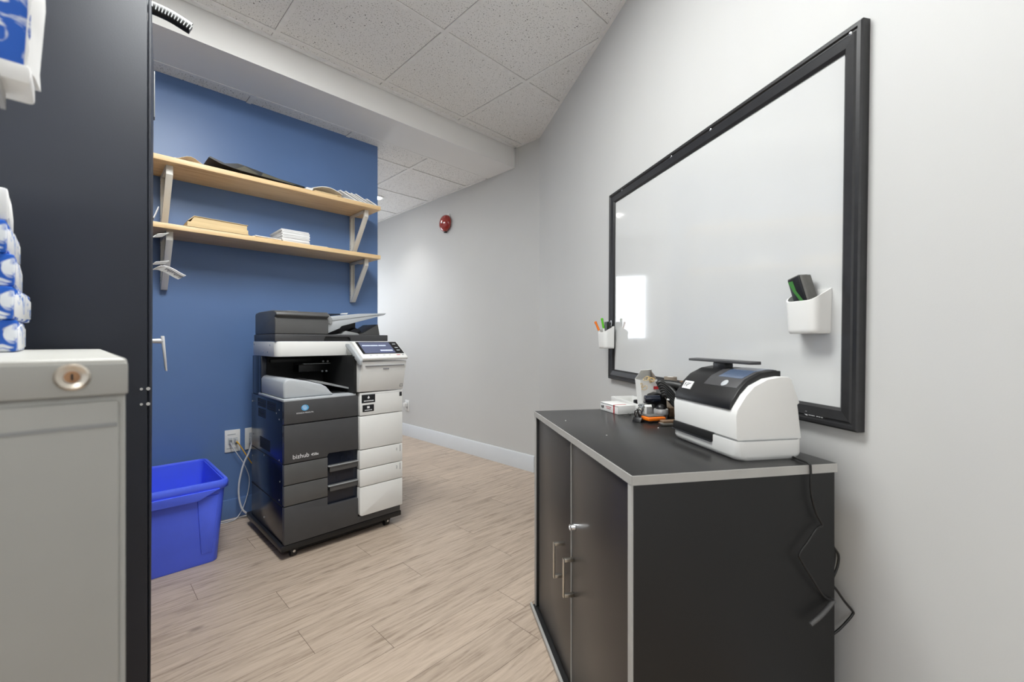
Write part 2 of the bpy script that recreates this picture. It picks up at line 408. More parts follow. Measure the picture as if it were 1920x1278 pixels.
# added unseen fill behind the camera, tilted up to lift the ceiling
wl = bpy.data.lights.new('rear_fill', 'AREA'); wl.shape = 'RECTANGLE'; wl.size = 2.6; wl.size_y = 1.5; wl.energy = 24; wl.color = (.97, .99, 1)
wo = bpy.data.objects.new('rear_fill', wl); C.objects.link(wo); wo.location = (-1.9, -2.2, 1.3)
wo.rotation_euler = (Vector((-.3, 1.6, 2.7))-Vector((-1.9, -2.2, 1.3))).to_track_quat('-Z', 'Y').to_euler()

# ------------------------------------------------------------------ copier (local: x right, y away from viewer, z up)
cp = thing('photocopier', 'tall black and white office photocopier standing before the blue wall', 'photocopier', UV(.677, 2.19), A45)
W0 = .614
# main body shell (dark metal sides)
bm = B((.0, W0, .012, .530, .07, .742)); put('body', bm, 'dark', cp, .004)
bm = bmesh.new()
prism(bm, [(.526, .742), (.40, .742), (.40, .950), (.526, .950)], .004, .606, 'x'); put('rear_housing', bm, 'dark', cp, .003)
put('base_plate', B((-.012, W0+.004, -.005, .585, .042, .07)), 'black', cp, .004)
put('skirt', B((.06, .55, .03, .55, .018, .042)), 'deep', cp)
for (x, y) in ((.05, .03), (.54, .03), (.05, .53), (.54, .53)):
    bm = bmesh.new(); rod(bm, (x-.013, y, .021), (x+.013, y, .021), .021, 20); box(bm, x-.018, x+.018, y-.02, y+.02, .03, .0419)
    cs = put('caster', bm, 'black', cp, .001)
    if y < .1:
        bm = bmesh.new(); rod(bm, (x-.002, y-.0285, .03), (x-.002, y-.02, .03), .006, 12); put('axle_bolt', bm, 'screw', cs)
# left charcoal covers
def cover(name, z0, z1, notch=None, m='char'):
    bm = bmesh.new(); x1 = .362
    if notch:
        a, lo, hi = notch
        pts = [(0, z0), (a if lo else x1, z0)]
        if lo: pts += [(a, lo), (x1, lo)]
        if hi: pts += [(x1, hi), (a+.006, hi), (a, hi+.006), (a, z1)]
        else: pts += [(x1, z1)]
        pts += [(0, z1)]
    else: pts = [(0, z0), (x1, z0), (x1, z1), (0, z1)]
    prism(bm, pts, -.008, .02, 'y'); return put(name, bm, m, cp, .0035)
cover('front_cover', .638, .746)
c2 = cover('front_door', .452, .633, (.209, 0, 0)); 
# door 2 with the handle opening cut in its lower right: rebuilt as two blocks
bpy.data.objects.remove(c2)
bm = bmesh.new(); prism(bm, [(0, .452), (.203, .452), (.203, .462), (.211, .468), (.362, .462), (.362, .633), (0, .633)], -.008, .02, 'y'); fd = put('front_door', bm, 'char', cp, .0035)
text('model_lettering', 'bizhub', .029, 'logow', fd, (.037, -.0086, .4705), FRONT, .0004)
text('model_number', '458e', .018, 'logow', fd, (.122, -.0086, .4715), FRONT, .0004)
def drawer(z0, z1):
    bm = bmesh.new(); prism(bm, [(0, z0), (.203, z0), (.203, z1), (0, z1)], -.008, .02, 'y')
    d = put('paper_drawer', bm, 'char2', cp, .003)
    bm = B((.215, .3615, -.004, .015, z0+.018, z1-.044)); g = put('drawer_grip', bm, 'char2', d, .002)
    bm = bmesh.new(); prism(bm, [(-.010, z1-.050), (-.010, z1-.0465), (.0, z1-.044), (.014, z1-.0465), (.014, z1-.050)], .206, .362, 'x'); put('grip_lip', bm, 'mgrey', d, .001)
    return d
drawer(.352, .448); drawer(.254, .348)
put('grip_recess', B((.204, .3615, .0185, .023, .205, .466)), 'deep', cp)
bm = bmesh.new(); prism(bm, [(0, .072), (.3615, .072), (.3615, .206), (.208, .206), (.203, .211), (.203, .250), (0, .250)], -.008, .02, 'y'); lc = put('lower_cover', bm, 'char', cp, .0035)
bm = B((.3615, W0-.004, -.006, .02, .072, .104)); put('lower_bar', bm, 'char', lc, .002)
# white right column
def wcover(name, z0, z1, r=0):
    bm = bmesh.new()
    if r:
        pts = [(.363+r, z0), (W0, z0), (W0, z1), (.363, z1), (.363, z0+r)]
        pts = [(.363+r*(1-math.sin(R(t))), z0+r*(1-math.cos(R(t)))) for t in (0, 22, 45, 68, 90)][::1]
        pts = [(W0, z0), (W0, z1), (.363, z1)]+[(.363+r-r*math.sin(R(t)), z0+r-r*math.cos(R(t))) for t in (90, 68, 45, 22, 0)]
    else: pts = [(.363, z0), (W0, z0), (W0, z1), (.363, z1)]
    prism(bm, pts, -.025, .012, 'y'); return put(name, bm, 'white', cp, .0025)
w2 = wcover('toner_door', .637, .756); wcover('side_cover', .459, .633)
n1 = wcover('tray_front', .358, .455); n2 = wcover('tray_front', .264, .354); wcover('foot_cover', .110, .260, .014)
for o, s, z in ((n1, '1', .420), (n2, '2', .320)):
    text('tray_number', s, .022, 'ink', o, (.573, -.0256, z), FRONT, .0003, sx=.8)
    put('level_mark', B((.597, .600, -.0257, -.0245, z-.008, z+.028)), 'ink', o)
# stickers
def sticker(x0, x1, z0, z1, par, k):
    s = put('sticker', B((x0, x1, -.0260, -.0245, z0, z1)), 'folder', par)
    cx = (x0+x1)/2; h = z1-z0
    if k:
        bm = bmesh.new(); prism(bm, [(cx-.006, z0+h*.62), (cx+.001, z0+h*.86), (cx+.007, z0+h*.6), (cx+.003, z0+h*.5), (cx+.004, z0+h*.66), (cx-.001, z0+h*.45)], -.0265, -.0255, 'y')
    else: bm = B((cx-.007, cx+.007, -.0265, -.0255, z0+h*.48, z0+h*.8))
    put('sticker_mark', bm, 'logow', s)
    bm = bmesh.new(); x = x0+.012
    while x < x1-.01:
        w_ = random.choice((.003, .004, .005)); box(bm, x, x+w_, -.0265, -.0255, z0+h*.17, z0+h*.29); x += w_+.0015
    put('sticker_lettering', bm, 'logow', s)
sticker(.372, .448, .703, .746, w2, 1); sticker(.377, .441, .656, .692, w2, 0)
put('dark_square', B((.594, .609, -.026, -.0245, .722, .745)), 'folder', w2)
put('status_light', B((.3632, .614, -.0255, -.02, .7475, .7487)), 'mgrey', w2)
# upper white door (leans out to the top)
bm = bmesh.new(); prism(bm, [(-.028, .762), (.30, .762), (.30, .925), (-.066, .922)], .352, W0+.001, 'x'); ud = put('upper_door', bm, 'white', cp, .004)
tilt = math.atan2(.038, .16)
bm = bmesh.new(); prism(bm, [(-.0668, .9005), (-.0598, .9005), (-.0592, .8965), (-.066, .8965)], .376, .602, 'x'); put('grip_slot', bm, 'ink', ud)
bm = bmesh.new()
for i in range(4): box(bm, .478+i*.009, .483+i*.009, -.0626, -.055, .8785, .8835)
put('indicator_marks', bm, 'ink', ud)
bm = bmesh.new()
for x0, x1, z0, z1 in ((.592, .608, .775, .777), (.592, .608, .790, .792), (.592, .594, .777, .790), (.606, .608, .777, .790)):
    y = -.0285-(z0-.762)*.2375; box(bm, x0, x1, y-.0022, y+.004, z0, z1)
put('square_symbol', bm, 'ink', ud)
# control panel
bm = bmesh.new(); prism(bm, [(-.078, .930), (-.082, .942), (.046, 1.026), (.075, 1.026), (.075, .985), (-.02, .930)], .352, W0+.002, 'x'); pn = put('control_panel', bm, 'white', cp, .004)
def onpanel(x0, x1, t0, t1, h):     # quad lying on the sloped panel, t along slope
    d = Vector((.128, .084)).normalized(); nn = Vector((-d.y, d.x)); p = Vector((-.082, .942))
    bm = bmesh.new(); c = []
    for t, hh in ((t0, -.002), (t0, h), (t1, h), (t1, -.002)):
        q = p+d*t+nn*hh; c.append((q.x, q.y))
    prism(bm, c, x0, x1, 'x'); return bm
sc = put('touch_screen', onpanel(.368, .609, .036, .150, .0012), 'black', pn)
put('screen_picture', onpanel(.382, .560, .042, .144, .0018), 'screen', sc)
bm = bmesh.new()
for a, b_ in ((.392, .432), (.438, .478), (.486, .524)):
    x = a
    while x < b_:
        t_ = onpanel(x, x+.006, .108, .116, .0024); me = bpy.data.meshes.new('x'); t_.to_mesh(me); bm.from_mesh(me); bpy.data.meshes.remove(me); t_.free(); x += .0075
put('screen_lettering', bm, 'screentext', sc); bm = bmesh.new()
for a, b_ in ((.478, .508), (.514, .55)):
    x = a
    while x < b_:
        t_ = onpanel(x, x+.006, .060, .070, .0024); me = bpy.data.meshes.new('x'); t_.to_mesh(me); bm.from_mesh(me); bpy.data.meshes.remove(me); t_.free(); x += .0075
put('screen_lettering', bm, 'screentext', sc)
for k, t_ in enumerate((.062, .088, .122)):
    put('panel_key', onpanel(.576, .594, t_, t_+.007, .0026), 'lgrey', sc)
for x, w_, m_ in ((.40, .012, 'lgrey'), (.435, .010, 'lgrey'), (.475, .012, 'lgrey'), (.51, .010, 'lgrey'), (.556, .022, 'redp'), (.588, .012, 'ink')):
    put('panel_print', onpanel(x, x+w_, .021, .026, .0006), m_, pn)
bm = bmesh.new(); prism(bm, [(-.074, .905), (-.079, .930), (.06, 1.015), (.10, 1.015), (.10, 1.0), (-.03, .925), (-.05, .905)], .340, .3525, 'x'); put('panel_arm', bm, 'lgrey', pn, .003)
# scanner unit
bm = bmesh.new(); pts = [(.606, .12), (.606, .497), (.0, .497)]+[(.03-.03*math.sin(R(a)), .15-.03*math.cos(R(a))) for a in (90, 70, 50, 30, 10, 0)]
prism(bm, pts, .952, 1.028, 'z'); su = put('scanner_unit', bm, 'white', cp, .004)
for y, z in ((.20, 1.01), (.31, .972), (.24, .974), (.475, 1.012)):
    bm = bmesh.new(); rod(bm, (-.0015, y, z), (.002, y, z), .0045, 10); put('side_screw', bm, 'screw', su)
# lid and feeder
bm = bmesh.new()
prism(bm, [(.0, 1.029), (.235, 1.029), (.243, 1.052), (.378, 1.052), (.388, 1.029), (.606, 1.029), (.606, 1.064), (.0, 1.064)], (.125), .482, 'y'); lid = put('scanner_lid', bm, 'char', cp, .003)
put('lid_grip', B((.236, .387, .14, .2, 1.029, 1.058)), 'black', lid)
bm = bmesh.new()
prof = [(.13, 1.065), (.13, 1.142), (.138, 1.150), (.114, 1.158), (.119, 1.172), (.142, 1.181), (.20, 1.184), (.40, 1.184), (.462, 1.178), (.468, 1.168), (.468, 1.065)]
prism(bm, prof, .002, .262, 'x'); fe = put('document_feeder', bm, 'char2', cp, .006, 3)
bm = bmesh.new(); prism(bm, [(.262, 1.120), (.290, 1.124), (.292, 1.150), (.262, 1.184)], .15, .44, 'y'); put('feeder_throat', bm, 'mgrey', fe, .002)
bm = bmesh.new(); lathe(bm, [(.0, 0), (.034, 0), (.036, .004), (.03, .008), (0, .009)], 20, Matrix.Translation((.15, .36, 1.184)) @ Matrix.Diagonal((1.25, 1, 1.4, 1))); put('feeder_button', bm, 'mgrey', fe)
bm = bmesh.new(); prism(bm, [(.262, 1.142), (.30, 1.140), (.61, 1.190), (.612, 1.194), (.44, 1.184), (.262, 1.160)], .155, .43, 'y'); tr = put('feeder_tray', bm, 'lgrey', fe, .002)
bm = bmesh.new(); prism(bm, [(.262, 1.074), (.275, 1.074), (.335, 1.100), (.345, 1.112), (.60, 1.183), (.61, 1.189), (.30, 1.141), (.262, 1.143)], .158, .175, 'y'); put('tray_side', bm, 'lgrey', tr, .001)
bm = bmesh.new(); prism(bm, [(.40, 1.186), (.44, 1.187), (.445, 1.196), (.41, 1.192)], .30, .31, 'y'); put('paper_guide', bm, 'white', tr)
bm = bmesh.new(); prism(bm, [(.30, 1.165), (.44, 1.188), (.44, 1.194), (.30, 1.19)], .39, .42, 'y'); put('paper_guide', bm, 'dark', tr)
bm = bmesh.new(); prism(bm, [(.262, 1.065), (.34, 1.065), (.50, 1.075), (.50, 1.155), (.30, 1.12), (.262, 1.115)], .32, .46, 'y'); put('feeder_support', bm, 'char', fe, .002)
bm = bmesh.new(); prism(bm, [(.35, 1.065), (.52, 1.065), (.50, 1.096), (.47, 1.108), (.43, 1.082)], .26, .31, 'y'); put('output_ramp', bm, 'dark', lid, .002)
bm = bmesh.new(); prism(bm, [(.45, 1.064), (.60, 1.064), (.588, 1.130), (.50, 1.078)], .21, .40, 'y'); put('output_stop', bm, 'char2', lid, .002)
bm = bmesh.new(); prism(bm, [(.30, 1.064), (.45, 1.064), (.44, 1.074), (.37, 1.086), (.355, 1.07)], .16, .24, 'y'); put('output_step', bm, 'mgrey', lid, .002)
# output bay
put('bay_back', B((.006, .352, .392, .3995, .752, .95)), 'deep', cp)
put('bay_floor', B((-.002, .353, -.006, .40, .742, .756)), 'lgrey', cp, .005)
bm = bmesh.new(); pts = [(.004, .756), (.245, .756), (.225, .775), (.205, .800), (.18, .815), (.11, .835), (.03, .850), (.012, .846), (.004, .832)]
prism(bm, pts, .012, .37, 'y'); put('output_tray', bm, 'lgrey', cp, .010, 3)
bm = bmesh.new(); prism(bm, [(.17, .821), (.20, .812), (.35, .772), (.352, .780), (.20, .824)], .05, .37, 'y'); put('tray_slope', bm, 'mgrey', cp)
put('bay_side', B((.336, .352, -.01, .40, .757, .95)), 'deep', cp)
bs = put('exit_slot', B((.17, .336, .30, .39, .86, .90)), 'black', cp, .003)
for z, xs in ((.915, (.30, .325)), (.86, (.295, .318))):
    for x in xs:
        bm = bmesh.new(); lathe(bm, [(0, -.006), (.005, -.004), (.006, 0), (.005, .004), (0, .006)], 12, Matrix.Translation((x, .297, z))); put('exit_roller', bm, 'lgrey', bs)
put('exit_rail', B((.19, .336, .285, .30, .902, .906)), 'mgrey', bs)
put('bay_post', B((.002, .03, .36, .40, .752, .952)), 'dark', cp, .004)
put('bay_rail', B((.05, .26, .37, .392, .915, .93)), 'black', cp)  # plain black bar across the back of the bay
# side vents, seams, screws
def vents(y0, y1, z0, z1, n):
    bm = bmesh.new()
    for i in range(n):
        z = z0+(z1-z0)*(i+.5)/n; box(bm, -.001, .002, y0, y1, z-.0022, z+.0022)
    put('side_vent', bm, 'deep', cp)
vents(.27, .41, .686, .728, 6); vents(.11, .245, .684, .728, 6); vents(.27, .40, .632, .676, 6); vents(.20, .37, .472, .53, 9)
for za in (.450, .249): put('side_seam', B((-.001, .002, .015, .527, za, za+.0025)), 'deep', cp)
for y, z in ((.06, .655), (.06, .70), (.51, .70), (.06, .46), (.05, .36), (.30, .44), (.06, .27), (.51, .52), (.51, .40), (.10, .68), (.30, .12)):
    bm = bmesh.new(); rod(bm, (-.0012, y, z), (.002, y, z), .004, 8); put('side_screw', bm, 'mgrey', cp)
for za, zb in ((.665, .70), (.58, .60)): put('side_slot', B((-.001, .002, .004, .010, za, zb)), 'deep', cp)
# maker's emblem: a pale blue ball with banding and small white capitals
fc = [o for o in cp.children if o.name.startswith('front_cover')][0]
bm = bmesh.new(); lathe(bm, [(0, 0), (.0175, 0), (.0175, .0008), (0, .0008)], 28, Matrix.Translation((.094, -.008, .709)) @ Matrix.Rotation(R(90), 4, 'X') @ Matrix.Diagonal((1, .82, 1, 1)))
em = put('emblem', bm, 'globe', fc)
bm = bmesh.new()
for i, (z, wd) in enumerate(((.7185, .010), (.7140, .014), (.7095, .0165), (.7050, .0155), (.7008, .0125))):
    box(bm, .094-wd+.002*i, .094+wd-.006, -.0092, -.0086, z-.0008, z+.0008)
put('emblem_band', bm, 'logow', em)
text('maker_lettering', 'KONICA MINOLTA', .0092, 'logow', fc, (.094, -.0086, .682), FRONT, .0003, 'CENTER')

# ------------------------------------------------------------------ blue recycling bin
bn = thing('recycling_bin', 'bright blue open plastic recycling bin on the floor by the blue wall', 'recycling bin', UV(.292, 2.655), A45)
def ring(w, d, z, r=.03, n=5): return [(x, y, z) for x, y in rrect(w, d, r, n)]
bm = bmesh.new()
loft(bm, [ring(.340, .465, 0), ring(.345, .470, .006), ring(.398, .500, .335), ring(.398, .500, .372, .028), ring(.386, .488, .372, .025), ring(.382, .484, .335, .025), ring(.334, .458, .012, .025)], True, True)
put('bin_shell', bm, 'bin', bn, 0, ang=50)
bm = bmesh.new()
loft(bm, [ring(.408, .512, .338, .03), ring(.424, .528, .345, .034), ring(.428, .532, .368, .036), ring(.420, .524, .378, .034), ring(.398, .502, .379, .03), ring(.392, .496, .372, .028), ring(.396, .500, .340, .028)], False, False)
V_ = None
bm.verts.ensure_lookup_table()
n_ = 24
for k in range(n_):
    bm.faces.new([bm.verts[6*n_+k], bm.verts[6*n_+(k+1) % n_], bm.verts[(k+1) % n_], bm.verts[k]])
put('bin_rim', bm, 'bin', bn, 0, ang=60)
# front lip / hand hold and raised ribs
def facey(z): return -.2325-(.0175)*(z/.335)
bm = bmesh.new(); prism(bm, [(-.175, .345), (.175, .345), (.155, .335), (.09, .305), (-.09, .305), (-.155, .335)], -.272, -.245, 'y'); put('hand_hold', bm, 'bin', bn, .004)
for s in (-1, 1):
    bm = bmesh.new()
    p = [(s*.105, facey(.05)-.006, .05), (s*.147, facey(.05)-.006, .05), (s*.172, facey(.31)-.006, .315), (s*.088, facey(.31)-.006, .315)]
    q = [(x, y+.02, z) for x, y, z in p]
    hexa(bm, [p[0], p[1], q[1], q[0], p[3], p[2], q[2], q[3]]); put('rib', bm, 'bin', bn, .003)

# ------------------------------------------------------------------ wall shelves
def wall_shelf(z1, label, lip):
    t = thing('wall_shelf', label, 'shelf', UV(.0, 2.945, 0), A45)
    put('shelf_board', B((-.02, 1.425, -.28, 0, z1-.0255, z1)), 'maple', t, .0015)
    for u in (.318, 1.352):
        zb = z1-.026
        bm = bmesh.new()
        box(bm, u-.014, u+.014, -.0035, -.0005, zb-.275, zb)
        box(bm, u-.014, u+.014, -.018, -.0035, zb-.275, zb-.272)
        box(bm, u-.014, u-.0115, -.022, -.003, zb-.275, zb); box(bm, u+.0115, u+.014, -.022, -.003, zb-.275, zb)
        box(bm, u-.014, u+.014, -.225, -.004, zb-.003, zb); box(bm, u-.014, u-.0115, -.225, -.004, zb-.022, zb)
        prism(bm, [(-.205, zb), (-.226, zb), (-.226, zb-.045), (-.034, zb-.275), (-.012, zb-.275), (-.205, zb-.045)], u-.014, u+.014, 'x')
        b = put('bracket', bm, 'bracket', t, .0012)
        for z in (zb-.03, zb-.04, zb-.21, zb-.225):
            bm = bmesh.new(); rod(bm, (u-.0145, -.012, z), (u-.0138, -.012, z), .0032, 8); put('screw_hole', bm, 'deep', b)
    return t
wall_shelf(1.927, 'upper maple wall shelf holding the black folder and loose papers', 0)
wall_shelf(1.601, 'lower maple wall shelf holding the manila stack and white pads', 0)
def shelf_thing(name, label, cat, u, v, z, rz=0, group=None): return thing(name, label, cat, UV(u, v, z), A45+rz, group)
def single(name, label, cat, bm, m, u, v, z, rz=0, group=None, bev=0):
    o = put(name, bm, m, None, bev, loc=UV(u, v, z), rz=A45+rz); return tag(o, label, cat, group)
Z1, Z2 = 1.9275, 1.6015
def sheet(bm, w, d, curl, t=.001, n=8):
    # flexible sheet: rises by curl along x
    top = []
    for i in range(n+1):
        x = -w/2+w*i/n; z = curl(i/n); top.append((x, z))
    pts = top+[(x, z+t) for x, z in reversed(top)]
    prism(bm, pts, -d/2, d/2, 'y')
# upper shelf
bm = bmesh.new(); sheet(bm, .14, .20, lambda s: .004+.028*math.sin(s*math.pi)**2*(1 if s < .6 else 1)); single('paper_sheet', 'bent white sheet of paper at the left of the upper shelf', 'paper', bm, 'paper', .385, 2.79, Z1, .15)
t = shelf_thing('folder', 'open black folder with pale inner flaps lying on the upper shelf', 'folder', .70, 2.785, Z1)
bm = bmesh.new()
prism(bm, [(-.23, .044), (-.18, .026), (-.09, .014), (.10, .006), (.24, .003), (.24, .010), (.10, .020), (-.06, .044), (-.10, .048), (-.16, .032), (-.225, .050)], -.12, .12, 'y')
put('cover', bm, 'folder', t)
bm = bmesh.new(); prism(bm, [(-.11, .017), (-.02, .012), (.0, .016), (-.07, .042)], -.1212, -.112, 'y'); put('inner_flap', bm, 'olive', t)
bm = bmesh.new(); prism(bm, [(.01, .011), (.20, .005), (.18, .010), (.02, .029)], -.1212, -.112, 'y'); put('inner_flap', bm, 'olive', t)
bm = B((-.10, -.075, -.10, -.07, .046, .056)); put('clip', bm, 'steel', t, .002)
single('paper_stack', 'thin stack of papers under the folder end on the upper shelf', 'paper', B((-.04, .0, -.115, .08, 0, .006), (-.035, .004, -.113, .09, .006, .012)), ['paper'], .985, 2.78, Z1, .0)
bm = bmesh.new(); sheet(bm, .20, .20, lambda s: .010+.036*math.sin((s*.9)*math.pi), .004); t = single('booklet', 'curved pale booklet bulging up in the middle of the upper shelf', 'booklet', bm, 'paper', 1.075, 2.785, Z1, 0)
single('manila_folder', 'flat manila folder under the curved booklet', 'folder', B((-.065, .075, -.117, .115, 0, .004), (-.06, .10, -.115, .11, .004, .008)), ['tan2'], 1.06, 2.785, Z1)
for i, (u, v, a, ti, w_) in enumerate(((1.225, 2.77, .15, .3, .13), (1.262, 2.77, .15, .3, .135), (1.299, 2.775, .15, .3, .13), (1.336, 2.78, .15, .3, .14), (1.384, 2.77, .15, .3, .085))):
    bm = B((-w_/2, w_/2, -.05, .05, 0, .007)); bmesh.ops.transform(bm, matrix=Matrix.Rotation(ti, 4, 'Y'), verts=bm.verts)
    mn = min(v_.co.z for v_ in bm.verts); bmesh.ops.translate(bm, vec=(0, 0, -mn), verts=bm.verts)
    lab = ('leftmost envelope slipping down in the heap at the right end of the upper shelf', 'second envelope from the left in the heap at the upper shelf end', 'middle envelope of the heap at the upper shelf end', 'steepest tilted envelope in the heap at the upper shelf end', 'rightmost small envelope leaning in the heap at the upper shelf end')[i]
    single('envelope', lab, 'envelope', bm, 'paper', u, v, Z1+.0165, a, 'envelopes heaped on the upper shelf')
single('paper_pad', 'thick white pad under the heap of envelopes', 'pad', B((-.11, .11, -.06, .06, 0, .016)), 'pad', 1.30, 2.765, Z1, 0, None, .001)
# lower shelf
t = shelf_thing('manila_stack', 'thick stack of manila paper with a tan cover on the lower shelf', 'paper stack', .515, 2.785, Z2)
put('lower_block', B((-.133, .133, -.118, .10, .0, .026)), 'tan', t, .001)
bm = bmesh.new(); prism(bm, [(-.12, .026), (.128, .026), (.128, .050), (-.105, .054)], -.115, .10, 'y'); put('upper_block', bm, 'tan', t)
bm = bmesh.new(); prism(bm, [(-.128, .030), (-.104, .055), (.132, .051), (.132, .0535), (-.106, .058), (-.131, .031)], -.119, .11, 'y'); put('cover', bm, 'tan2', t)
put('bottom_board', B((-.14, .137, -.122, .11, -.0, .003)), 'tan2', t)
single('paper_sheet', 'few white sheets lying between the manila stack and the white pads', 'paper', B((-.07, .06, -.10, .10, 0, .004), (-.06, .075, -.11, .09, .004, .008)), 'paper', .733, 2.78, Z2, .08)
single('paper_sheet', 'low wad of white sheets at the right of the white pads', 'paper', B((-.03, .06, -.11, .10, 0, .004), (-.03, .075, -.09, .10, .004, .007)), 'paper', 1.02, 2.79, Z2, -.05)
z = 0
for i in range(9):
    h = .0072+.0008*(i % 3); dx = random.uniform(-.004, .004)
    o = single('notepad', 'white notepad in the neat tall stack on the lower shelf', 'notepad', B((-.076, .076, -.105, .105, 0, h-.0004)), 'pad', .896+dx, 2.782+random.uniform(-.003, .003), Z2+z, random.uniform(-.02, .02), 'stacked white notepads', .0006); z += h
    if i == 8: o['label'] = 'top notepad of the neat white stack on the lower shelf'
    if i == 0: o['label'] = 'bottom notepad of the neat white stack on the lower shelf'

# ------------------------------------------------------------------ sockets and cables on the blue wall
t = thing('data_socket', 'white two-port data socket plate on the blue wall above the bin', 'wall socket', UV(.634, 2.945, .448), A45)
put('plate', B((-.039, .039, -.006, 0, -.064, .064)), 'white', t, .002)
for x in (-.012, .014):
    put('port', B((x-.011, x+.011, -.008, -.005, -.022, .018)), 'lgrey', t, .001)
put('label_strip', B((-.03, .02, -.0068, -.0055, -.045, -.040), (-.025, .015, -.0068, -.0055, .035, .040)), 'lgrey', t)
for x, z in ((-.012, .0), (.016, .004)):
    put('cable_plug', B((x-.006, x+.006, -.024, -.006, z-.014, z+.008)), 'clear' if x < 0 else 'lgrey', t, .001)
t = thing('power_socket', 'white power socket plate half hidden behind the photocopier', 'wall socket', UV(.736, 2.945, .448), A45)
put('plate', B((-.039, .039, -.006, 0, -.064, .064)), 'white', t, .002)
put('outlet_face', B((-.017, .017, -.008, -.005, -.035, .035)), 'lgrey', t, .002)
put('power_plug', B((-.020, .004, -.030, -.008, -.030, .008)), 'lgrey', t, .004)
def cable(name, label, pts, r, m, cat='cable'):
    bm = bmesh.new(); tube(bm, [UV(*p) for p in pts], r, 8, 8); return tag(put(name, bm, m, None, 0, ang=80), label, cat)
cable('network_cable', 'yellow network cable from the data socket to behind the photocopier', [(.650, 2.922, .445), (.662, 2.905, .425), (.695, 2.90, .36), (.728, 2.90, .30), (.77, 2.90, .26), (.82, 2.90, .24)], .003, 'yellow')
cable('network_cable', 'thin grey cable sagging from the data socket to the floor', [(.622, 2.922, .442), (.626, 2.912, .42), (.65, 2.91, .375), (.685, 2.915, .31), (.710, 2.917, .24), (.714, 2.917, .19), (.702, 2.912, .12), (.675, 2.90, .05), (.64, 2.885, .010), (.60, 2.875, .004), (.54, 2.885, .004)], .0024, 'cable')
cable('white_cable', 'thick white power cord looping from the power socket to the floor', [(.729, 2.912, .440), (.722, 2.895, .425), (.700, 2.875, .375), (.674, 2.87, .32), (.655, 2.87, .24), (.649, 2.87, .18), (.652, 2.87, .12), (.668, 2.87, .058), (.700, 2.87, .022), (.745, 2.868, .008), (.82, 2.87, .007)], .0052, 'cable')
cable('loose_cable', 'loose pale cord lying on the floor behind the blue bin', [(.50, 2.915, .004), (.56, 2.905, .004), (.60, 2.89, .007), (.66, 2.905, .004), (.74, 2.90, .004), (.84, 2.90, .004)], .0026, 'cable')

# ------------------------------------------------------------------ alarm bell and socket on the far wall
bl = thing('alarm_bell', 'round red fire alarm bell on the grey far wall', 'alarm bell', UV(2.53, 3.425, 2.170), A45)
Mx = Matrix.Rotation(R(-90), 4, 'Y')      # lathe axis -> local -x (into room)
bm = bmesh.new(); lathe(bm, [(0, .062), (.02, .0615), (.045, .056), (.066, .046), (.077, .034), (.0815, .022), (.0815, .014), (.078, .012), (0, .012)], 36, Mx); put('gong', bm, 'red', bl, 0, ang=50)
bm = bmesh.new(); lathe(bm, [(0, 0), (.055, 0), (.055, .013), (0, .013)], 24, Mx); put('backplate', bm, 'folder', bl)
bm = bmesh.new(); lathe(bm, [(0, .06), (.010, .06), (.009, .0655), (0, .067)], 14, Mx); put('centre_nut', bm, 'screw', bl)
put('junction_box', B((-.012, 0, -.052, .03, .055, .088)), 'white', bl, .002)
put('striker', B((-.030, -.008, -.012, .012, -.092, -.08)), 'black', bl, .001)
t = thing('wall_socket', 'small white socket low on the far wall beside the photocopier', 'wall socket', UV(2.53, 4.14, .33), A45)
put('plate', B((-.006, 0, -.038, .038, -.06, .06)), 'white', t, .002)
put('outlet_face', B((-.009, -.005, -.017, .017, -.034, .034)), 'lgrey', t, .001)
put('charger', B((-.045, -.009, -.02, .02, -.012, .03)), 'white', t, .003)

# ------------------------------------------------------------------ tall black storage cabinet
BA = math.atan2(.6494, .7604)
bc = thing('storage_cabinet', 'tall black metal storage cabinet filling the left of the view', 'cabinet', (-.84, 1.0, 0), BA)
put('cabinet_body', B((-.44, -.001, 0, .905, .0, 1.962)), 'blackcab', bc, .004)
for y0, y1, x1 in ((.006, .452, .006), (.456, .900, .0)):
    bm = bmesh.new()
    if x1: hexa(bm, [(0, y0, .09), (.004, y0, .09), (.005, y1, .09), (0, y1, .09), (0, y0, 1.86), (.005, y0, 1.86), (.017, y1, 1.872), (.002, y1, 1.872)])
    else: box(bm, 0, .004, y0, y1, .09, 1.872)
    d = put('cabinet_door', bm, 'blackcab', bc, .0015)
    if x1: dn = d
    else: df = d
hd = put('door_handle', B((.004, .010, .449-.012, .449+.012, .992, 1.068)), 'silverb', dn, .004)
bm = bmesh.new(); rod(bm, (.008, .449, 1.030), (.040, .449, 1.030), .0065, 14, .0085); put('handle_stem', bm, 'silverb', hd)
bm = bmesh.new(); hexa(bm, [(.0445, .444, .936), (.0505, .444, .934), (.0505, .454, .934), (.0445, .454, .936), (.033, .441, 1.046), (.043, .441, 1.046), (.043, .457, 1.046), (.033, .457, 1.046)]); put('handle_lever', bm, 'silverb', hd, .002)
put('edge_strip', B((.0165, .0195, .425, .452, 1.72, 1.862)), 'mgrey', dn, .0008)
for z in (.920, .885):
    bm = bmesh.new(); rod(bm, (-.012, -.0015, z), (-.012, .003, z), .003, 8); rod(bm, (.0, -.0015, z), (.0, .003, z), .004, 8); put('hinge_pin', bm, 'screw', bc)
